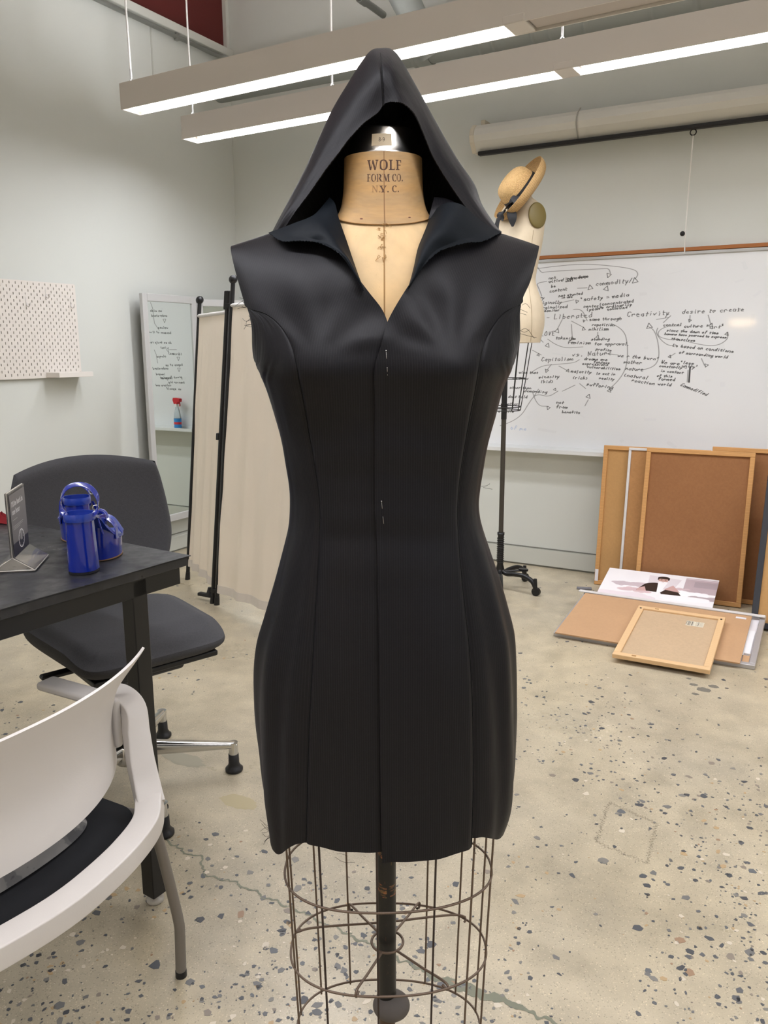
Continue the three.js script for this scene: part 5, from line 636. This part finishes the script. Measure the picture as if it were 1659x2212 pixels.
  g.translate(...O); single('folded_garment', g, std({ map: clothTex, roughness: 0.85, side: THREE.DoubleSide }), 'crumpled grey patterned garment lying on the black seat of the white armchair', 'clothing');
}

// ------------------------------------------------------------------ second dress form with straw hat
const FORM2 = [-1.70, 0, -4.565], F2T = (28.87 - 40) * rad - Math.PI / 2 + 0.35;
{
  const t = thing('dress_form', 'bare cream dress form on a tall black rolling stand before the whiteboard', 'dress form', FORM2, 0);
  // local axes: s = its side with the arm plate (towards the right and the camera), f = its front
  const sd = [0.80, 0.60], fr = [-0.60, 0.80], at = (a, y, b) => [sd[0] * a * 1.08 + fr[0] * b + 0.056, y, sd[1] * a * 1.08 + fr[1] * b - 0.029];
  const tex = dataTex(256, 512, (u, v) => { const n = (F2(u, v) - 0.5) * 16 + (F3(u, v) - 0.5) * 8; return [206 + n, 191 + n, 164 + n]; }, { size: [1, 1] });
  const cl = std({ map: tex, roughness: 0.7 });
  const SW = curve1([[1.495, 0.165], [1.60, 0.172], [1.70, 0.158], [1.80, 0.128], [1.845, 0.118], [1.90, 0.126], [2.0, 0.145], [2.1, 0.160], [2.19, 0.165], [2.235, 0.150], [2.27, 0.105], [2.29, 0.068], [2.31, 0.058], [2.36, 0.056]]);
  const FW = curve1([[1.495, 0.115], [1.62, 0.122], [1.75, 0.105], [1.845, 0.090], [1.95, 0.110], [2.04, 0.130], [2.12, 0.112], [2.2, 0.085], [2.27, 0.062], [2.31, 0.054], [2.36, 0.052]]);
  const BW = curve1([[1.495, 0.105], [1.60, 0.135], [1.70, 0.128], [1.80, 0.088], [1.845, 0.078], [1.92, 0.085], [2.05, 0.105], [2.15, 0.11], [2.22, 0.095], [2.28, 0.066], [2.31, 0.056], [2.36, 0.053]]);
  part('torso', sheet((u, v) => { const y = lerp(1.495, 2.36, v), a = u * 6.2832, s = Math.sin(a), c = Math.cos(a); return at(SW(y) * Math.sign(s) * Math.abs(s) ** 0.92, y, (c > 0 ? FW(y) : BW(y)) * c); }, 80, 110, { wrap: true, flip: true, uv: (u, v) => [u, v * 0.9] }), cl, t);
  const bt = new THREE.CylinderGeometry(0.16, 0.16, 0.006, 40); bt.scale(0.95, 1, 0.7); bt.rotateY(-Math.atan2(sd[1], sd[0])); bt.translate(0, 1.496, 0); part('torso_bottom', bt, cl, t);
  // arm plate: brown-olive oval
  const pl = (sg) => { const g = lathe([[0, 0.012], [0.028, 0.011], [0.052, 0.006], [0.057, 0.0], [0.056, -0.006], [0, -0.006]], 40); g.scale(1, 1, 1.22); g.rotateX(Math.PI / 2); g.rotateX(-0.10); g.rotateY(Math.atan2(sd[0] * sg, sd[1] * sg)); const p = at(sg * 0.158, 2.178, 0.0); g.translate(...p); return g; };
  for (const sg of [1, -1]) part('arm_plate', pl(sg), std({ color: 0x6a5c2c, roughness: 0.5 }), t, 'olive brown arm plate');
  part('side_seam', tube([2.10, 2.0, 1.9, 1.8, 1.7, 1.6, 1.5].map((y) => at(SW(y) * 0.985 + 0.001, y, FW(y) * 0.2)), 0.0012, 60, 6), std({ color: 0xa08f70, roughness: 0.9 }), t);
  // cage, pole and rolling base
  const wire = std({ color: 0x2c2c2b, metalness: 0.4, roughness: 0.5 }), CRf = (y) => lerp(0.095, 0.150, (y - 1.10) / 0.39);
  for (const y of [1.105, 1.125, 1.29]) { const g = new THREE.TorusGeometry(CRf(y), 0.0028, 8, 60); g.rotateX(Math.PI / 2); g.translate(0, y, 0); part('cage_ring', g, wire, t); }
  for (let k = 0; k < 12; k++) { const a = k * Math.PI / 6 + 0.2; part('cage_wire', rod([Math.cos(a) * CRf(1.49), 1.495, Math.sin(a) * CRf(1.49)], [Math.cos(a) * CRf(1.105), 1.105, Math.sin(a) * CRf(1.105)], 0.0026, 8), wire, t); }
  part('pole', merge([cyl(0.0165, 0.0165, 0.5, 0, 1.30, 0, 24)]), M.black, t);
  part('inner_rod', cyl(0.0145, 0.0145, 0.9, 0, 0.67, 0, 24), std({ color: 0x4a463f, metalness: 0.5, roughness: 0.5 }), t);
  part('pole_collar', cyl(0.02, 0.02, 0.025, 0, 1.13, 0, 24), M.blackMetal, t);
  part('sleeve', lathe([[0, 0.10], [0.024, 0.10], [0.026, 0.13], [0.019, 0.16], [0.0185, 0.34], [0.022, 0.345], [0.022, 0.36], [0, 0.36]], 24), M.blackMetal, t);
  const spring = []; for (let k = 0; k <= 120; k++) { const a = k / 120 * 2 * Math.PI * 12; spring.push([Math.cos(a) * 0.021, 0.17 + 0.16 * k / 120, Math.sin(a) * 0.021]); } part('spring', tube(spring, 0.0022, 500, 6), M.blackMetal, t);
  for (const deg of [8, 68, 145, 218, 290]) { const c = Math.cos(deg * rad), s = Math.sin(deg * rad), R = deg === 68 ? 0.28 : 0.24; const l = part('base_leg', tube([[0, 0.13, 0], [c * 0.04, 0.105, s * 0.04], [c * 0.10, 0.11, s * 0.10], [c * 0.17, 0.108, s * 0.17], [c * (R - 0.02), 0.085, s * (R - 0.02)], [c * R, 0.055, s * R]], 0.0145, 50, 12), M.blackMetal, t); const w = new THREE.CylinderGeometry(0.026, 0.026, 0.02, 28); w.rotateX(Math.PI / 2); w.rotateY(-deg * rad); w.translate(c * (R + 0.008), 0.0262, s * (R + 0.008)); part('caster', merge([w, cyl(0.014, 0.010, 0.05, c * R, 0.08, s * R, 16), rod([c * R, 0.03, s * R], [c * R, 0.07, s * R], 0.012)]), M.black, l); }
  part('foot_pedal', merge([turned(cyl(0.03, 0.03, 0.012, 0, 0, 0, 24).scale(1, 1, 0.7), 0, 0, 0, 0.13, 0.125, -0.06), rod([0, 0.11, 0], [0.12, 0.12, -0.055], 0.007)]), M.blackMetal, t);
}
{ // straw hat: crown axis leans to the left
  const C = [-1.612, 2.312, -4.545], t = thing('straw_hat', 'straw hat with a black ribbon and bow on the bare dress form', 'hat', C);
  const q = new THREE.Quaternion().setFromUnitVectors(V(0, 1, 0), V(-0.587, 0.60, 0.54).normalize()), T = (g) => { g.scale(0.93, 0.95, 0.93); g.applyQuaternion(q); return g; };
  const strawTex = dataTex(256, 256, (u, v, x, y) => { const row = Math.floor(y / 10.67), ph = (x + row * 9) % 18, e = Math.abs((y % 10.67) - 5.3) / 5.3, n = (F3(u, v) - 0.5) * 40; const k = 1 - 0.22 * e - 0.14 * (ph < 4 ? 1 : 0); return [226 * k + n, 184 * k + n, 122 * k + n]; }, { size: [0.16, 0.12] });
  const strawBump = greyTex(256, 256, (u, v, x, y) => { const row = Math.floor(y / 10.67), ph = (x + row * 9) % 18, e = Math.abs((y % 10.67) - 5.3) / 5.3; return 200 - 120 * e * e - (ph < 4 ? 60 : 0); }, [0.16, 0.12]);
  const straw = std({ map: strawTex, bumpMap: strawBump, bumpScale: 0.003, roughness: 0.75, side: THREE.DoubleSide });
  const crown = [[0, 0.136], [0.035, 0.135], [0.07, 0.128], [0.092, 0.114], [0.106, 0.092], [0.114, 0.055], [0.119, 0.018], [0.124, 0.0]], brim = [[0.124, 0.0], [0.14, -0.006], [0.16, -0.010], [0.178, -0.004], [0.192, 0.008], [0.20, 0.026], [0.202, 0.048]];
  const rev = (pr, th) => { const fx = curve1(pr.map((p, i) => [i, p[0]])), fy = curve1(pr.map((p, i) => [i, p[1]])), n = pr.length - 1; return sheet((u, v) => { const a = u * 6.2832, R = fx(v * n), s = 1 + 0.04 * Math.cos(2 * a); return [Math.cos(a) * R * s, fy(v * n) + (R > 0.15 ? 0.012 * Math.cos(a + 0.5) * (R - 0.15) / 0.05 : 0), Math.sin(a) * R / s]; }, 96, 40, { wrap: true, th, uv: (u, v) => [u * 0.64, v * 0.2], flip: false }); };
  part('crown', T(rev(crown, 0.003)), straw, t); part('brim', T(rev(brim, 0.003)), straw, t);
  const rib = std({ color: 0x0f1013, roughness: 0.7, side: THREE.DoubleSide });
  part('ribbon_band', T(sheet((u, v) => { const a = u * 6.2832, R = lerp(0.1255, 0.1175, v), s = 1 + 0.04 * Math.cos(2 * a); return [Math.cos(a) * R * s, lerp(0.004, 0.044, v), Math.sin(a) * R / s]; }, 80, 4, { wrap: true, flip: true, th: 0.0015 })), rib, t);
  // bow on the side facing the room, low end
  const inv = q.clone().invert(), toL = (w) => { const v = V(w[0] - C[0], w[1] - C[1], w[2] - C[2]); return [v.x, v.y, v.z]; };
  const rb = (pts, w, acr, name) => part(name, sweep(pts.map(toL), w, 0.002, acr, 40, false, 0.5), rib, t);
  rb([[-1.638, 2.234, -4.425], [-1.655, 2.215, -4.395], [-1.672, 2.190, -4.385], [-1.690, 2.160, -4.395]], 0.05, [0.62, 0.5, 0.3], 'bow_loop');
  rb([[-1.638, 2.234, -4.425], [-1.626, 2.250, -4.415], [-1.614, 2.265, -4.42], [-1.600, 2.285, -4.44]], 0.046, [0.6, -0.6, 0.3], 'bow_loop');
  rb([[-1.640, 2.230, -4.415], [-1.628, 2.200, -4.400], [-1.618, 2.165, -4.395], [-1.616, 2.115, -4.40]], (v) => 0.010 + 0.042 * Math.sin(Math.PI * v), [1, 0, -0.3], 'ribbon_tail');
  rb([[-1.660, 2.205, -4.40], [-1.685, 2.175, -4.39], [-1.702, 2.13, -4.385], [-1.706, 2.05, -4.385]], (v) => lerp(0.012, 0.036, v), [1, 0.2, -0.3], 'ribbon_tail');
}

// ------------------------------------------------------------------ boards leaning on and lying by the far wall
{
  const oakTex = dataTex(256, 256, (u, v) => { const g = F2(u * 0.5, v * 4) - 0.5, n = F3(u * 0.5, v * 3) - 0.5; return [200 + 44 * g + 20 * n, 150 + 40 * g + 18 * n, 92 + 30 * g + 14 * n]; }, { size: [0.5, 0.08] });
  const pineTex = dataTex(256, 256, (u, v) => { const g = F2(u * 0.5, v * 4) - 0.5, n = F3(u * 0.5, v * 3) - 0.5; return [220 + 26 * g + 16 * n, 184 + 26 * g + 16 * n, 138 + 24 * g + 14 * n]; }, { size: [0.5, 0.08] });
  const cork = (r0, g0, b0, a) => dataTex(512, 512, (u, v, x, y) => { const n = F3(u * 2, v * 2) - 0.5, m = F1(u, v) - 0.5, h = WN(x, y) - 0.5; const k = a * (n + 0.6 * h) + 8 * m; return [r0 + k, g0 + k * 0.85, b0 + k * 0.6]; }, { size: [0.6, 0.6] });
  const oak = std({ map: oakTex, roughness: 0.55 }), pine = std({ map: pineTex, roughness: 0.6 });
  const corkM = std({ map: cork(150, 104, 66, 11), roughness: 0.95, bumpMap: bumpFine, bumpScale: 0.0006 }), corkPale = std({ map: cork(186, 144, 92, 9), roughness: 0.9 }), corkOld = std({ map: cork(178, 132, 84, 14), roughness: 0.9 }), hard = std({ map: cork(188, 150, 112, 6), roughness: 0.75 }), hard2 = std({ map: cork(192, 166, 134, 12), roughness: 0.7 });
  const white = std({ color: 0xd8d6d4, roughness: 0.4 }), whiteFace = std({ color: 0xe2dfe2, roughness: 0.35 });
  // a framed board of width w and height h; local: bottom edge on the floor along x, leaning back by lean, face to +z
  const board = (label, cat, x, z, turn, w, h, lean, fw, th, frame, face, name = 'framed_board', y = 0) => {
    const t = thing(name, label, cat, [x, y, z], turn), R = (g) => { g.rotateX(-lean); g.translate(0, th * Math.sin(lean) * 0.5, 0); return g; };
    if (fw) for (const [a, b, c, d] of [[0, fw / 2, w, fw], [0, h - fw / 2, w, fw], [-w / 2 + fw / 2, h / 2, fw, h - 2 * fw], [w / 2 - fw / 2, h / 2, fw, h - 2 * fw]]) part('frame_rail', R(uvMetres(rbox(c, d, th, 0.003, a, b, 0))), frame, t);
    part('panel', R(uvMetres(rbox(w - fw * 1.2, h - fw * 1.2, th * (fw ? 0.45 : 1), 0.0015, 0, h / 2, fw ? -th * 0.15 : 0))), face, t);
    t.userData.R = 0; delete t.userData.R; return [t, R];
  };
  { const [t, R] = board('oak framed pale board leaning on the far wall, partly behind the white framed one', 'pin board', -0.90, -4.955, 0.03, 0.62, 0.875, 0.11, 0.026, 0.026, oak, corkPale); part('paper_label', R(rbox(0.02, 0.075, 0.001, 0.0003, -0.297, 0.06, 0.014)), whiteFace, t); }
  board('white framed tan board leaning between the oak framed boards', 'pin board', -0.745, -4.925, 0.02, 0.62, 0.872, 0.118, 0.016, 0.018, white, corkOld);
  board('oak framed cork board with its top corner behind the large brown cork board', 'pin board', -0.245, -4.955, 0.0, 0.68, 0.90, 0.11, 0.026, 0.024, oak, corkM);
  board('large brown cork board in an oak frame, frontmost of the upright boards behind the poster', 'pin board', -0.645, -4.855, 0.015, 0.595, 0.885, 0.16, 0.026, 0.028, oak, corkM);
  board('black framed orange cork board standing at the edge of the view', 'pin board', 0.14, -4.515, 0.0, 0.82, 0.84, 0.42, 0.032, 0.028, std({ color: 0x23252b, roughness: 0.5 }), corkPale);
  // low pile
  { const [t, R] = board('silver framed white board lying lowest in the pile on the floor', 'whiteboard', -0.675, -3.905, 0.0, 0.955, 0.62, Math.PI / 2 - 0.095, 0.028, 0.022, std({ color: 0xb9b7b8, roughness: 0.35, metalness: 0.4 }), whiteFace, 'framed_board', 0.0); part('sheet', R(rbox(0.035, 0.30, 0.001, 0.0003, 0.427, 0.25, 0.008)), std({ color: 0xe9e9ec, roughness: 0.4 }), t); part('tan_strip', R(rbox(0.03, 0.10, 0.001, 0.0003, 0.432, 0.075, 0.008)), hard, t); }
  { const [t, R] = board('plain tan hardboard sheet lying on the silver framed board', 'board', -0.70, -3.885, 0.0, 0.878, 0.575, Math.PI / 2 - 0.095, 0, 0.008, null, hard, 'hardboard_sheet', 0.023); part('paper_label', R(rbox(0.05, 0.022, 0.001, 0.0003, 0.39, 0.53, 0.0046)), whiteFace, t); }
  single('plastic_edge_strip', turned(rbox(0.98, 0.008, 0.03, 0.003), 0, -0.005, 0, -0.69, 0.088, -4.475), white, 'long thin white plastic strip along the upper edge of the tan hardboard', 'strip');
  { const [t, R] = board('small light wood frame with brown backing lying on top of the tan hardboard', 'picture frame', -0.585, -3.695, 0.012, 0.435, 0.62, Math.PI / 2 - 0.1, 0.032, 0.022, pine, hard2, 'wood_frame', 0.021);
    const bar = canvasTex(256, 128, (c, w, h) => { c.fillStyle = '#d8d2bf'; c.fillRect(0, 0, w, h); const r = rng(3); for (let x = 4; x < w - 4;) { const q = 2 + r() * 5; c.fillStyle = r() < 0.55 ? '#2c2a28' : '#b7ad98'; c.fillRect(x, 6, q, h - 18); x += q + 3 + r() * 7; } c.fillStyle = '#d8d2bf'; c.fillRect(w * 0.42, 0, 26, h); }); bar.wrapS = bar.wrapT = THREE.ClampToEdgeWrapping;
    const lg = new THREE.PlaneGeometry(0.085, 0.06); lg.translate(0.085, 0.50, 0.0025); part('bar_code_label', R(lg), std({ map: bar, roughness: 0.6 }), t);
    for (const [x, y] of [[-0.2, 0.585], [0.2, 0.585]]) { const s = new THREE.CylinderGeometry(0.005, 0.005, 0.003, 16); s.rotateX(Math.PI / 2); s.translate(x, y, 0.0115); part('screw', R(s), M.black, t); } for (const [x, y] of [[-0.12, 0.602], [-0.12, 0.016]]) part('staple_plate', R(rbox(0.02, 0.01, 0.002, 0.0005, x, y, 0.0115)), std({ color: 0xa78050, roughness: 0.5 }), t); }
  { // poster: figure in black before pale clouds
    const art = canvasTex(1024, 900, (c, w, h) => {
      c.fillStyle = '#eceaec'; c.fillRect(0, 0, w, h); const r = rng(88), blob = (x, y, s, n, col) => { c.fillStyle = col; for (let k = 0; k < n; k++) { c.beginPath(); c.ellipse(x + (r() - 0.5) * s * 2.4, y + (r() - 0.5) * s * 0.55, s * (0.25 + 0.4 * r()), s * (0.12 + 0.2 * r()), 0, 0, 7); c.fill(); } };
      c.fillStyle = '#dcd5d9'; c.beginPath(); c.moveTo(400, 60); c.lineTo(700, 90); c.lineTo(650, 330); c.lineTo(420, 330); c.fill();
      c.fillStyle = '#b9a8ad'; c.fillRect(735, 30, 289, 300); c.fillStyle = '#a89a9f'; c.fillRect(820, 90, 204, 120); c.fillStyle = '#e2dadd'; c.fillRect(735, 44, 289, 10);
      blob(260, 300, 110, 26, 'rgba(196,182,188,0.85)'); blob(330, 400, 100, 26, 'rgba(209,184,188,0.8)'); blob(800, 360, 110, 30, 'rgba(243,241,243,0.95)'); blob(930, 420, 90, 20, 'rgba(176,163,168,0.85)'); blob(700, 280, 60, 12, 'rgba(206,184,188,0.8)'); blob(760, 470, 130, 26, 'rgba(240,238,240,0.95)'); blob(250, 560, 200, 30, 'rgba(226,216,220,0.9)');
      c.fillStyle = '#2e2523'; c.beginPath(); c.moveTo(385, 260); c.quadraticCurveTo(440, 205, 500, 212); c.lineTo(520, 400); c.lineTo(330, 400); c.closePath(); c.fill(); c.beginPath(); c.moveTo(548, 400); c.lineTo(585, 330); c.quadraticCurveTo(650, 260, 690, 330); c.lineTo(735, 420); c.lineTo(560, 430); c.fill();
      c.fillStyle = '#c9a49f'; c.beginPath(); c.moveTo(570, 330); c.lineTo(640, 225); c.lineTo(720, 360); c.closePath(); c.fill(); c.beginPath(); c.moveTo(340, 360); c.lineTo(395, 310); c.lineTo(420, 400); c.lineTo(330, 420); c.fill();
      c.fillStyle = '#f1eff0'; c.beginPath(); c.moveTo(500, 190); c.lineTo(585, 190); c.lineTo(560, 330); c.lineTo(520, 470); c.fill();
      c.fillStyle = '#c59f94'; c.beginPath(); c.ellipse(538, 140, 44, 62, 0, 0, 7); c.fill(); c.fillStyle = '#efedee'; c.beginPath(); c.moveTo(500, 170); c.lineTo(580, 170); c.lineTo(572, 215); c.lineTo(505, 215); c.fill();
      c.fillStyle = '#211a19'; c.beginPath(); c.ellipse(538, 98, 56, 38, 0, Math.PI, 0); c.fill(); c.fillRect(484, 92, 14, 46); c.fillRect(578, 92, 14, 42); c.fillRect(486, 94, 104, 18); for (const x of [520, 557]) { c.beginPath(); c.ellipse(x, 138, 7, 4, 0, 0, 7); c.fill(); c.fillRect(x - 11, 124, 22, 4); } c.fillStyle = '#96605a'; c.fillRect(528, 174, 22, 5);
    }); art.wrapS = art.wrapT = THREE.ClampToEdgeWrapping;
    const t = thing('poster', 'white poster of a dark-haired figure in black among pale mauve clouds, behind the hardboard', 'poster', [-0.765, 0.045, -4.30], 0.03), R = (g) => { g.rotateX(-(Math.PI / 2 - 0.19)); return g; };
    const p = new THREE.PlaneGeometry(0.62, 0.545); p.translate(0, 0.2725, 0.0035); part('print', R(p), std({ map: art, roughness: 0.4 }), t); part('backing_board', R(rbox(0.62, 0.545, 0.006, 0.001, 0, 0.2725, 0)), whiteFace, t);
  }
  single('plastic_scrap', turned(rbox(0.09, 0.012, 0.03, 0.004), 0, 0.25, 0.02, -1.235, 0.0065, -4.80), std({ color: 0x77767c, roughness: 0.5 }), 'small grey plastic scrap on the floor beside the leftmost oak frame', 'scrap');
}
renderer.render(scene, camera);
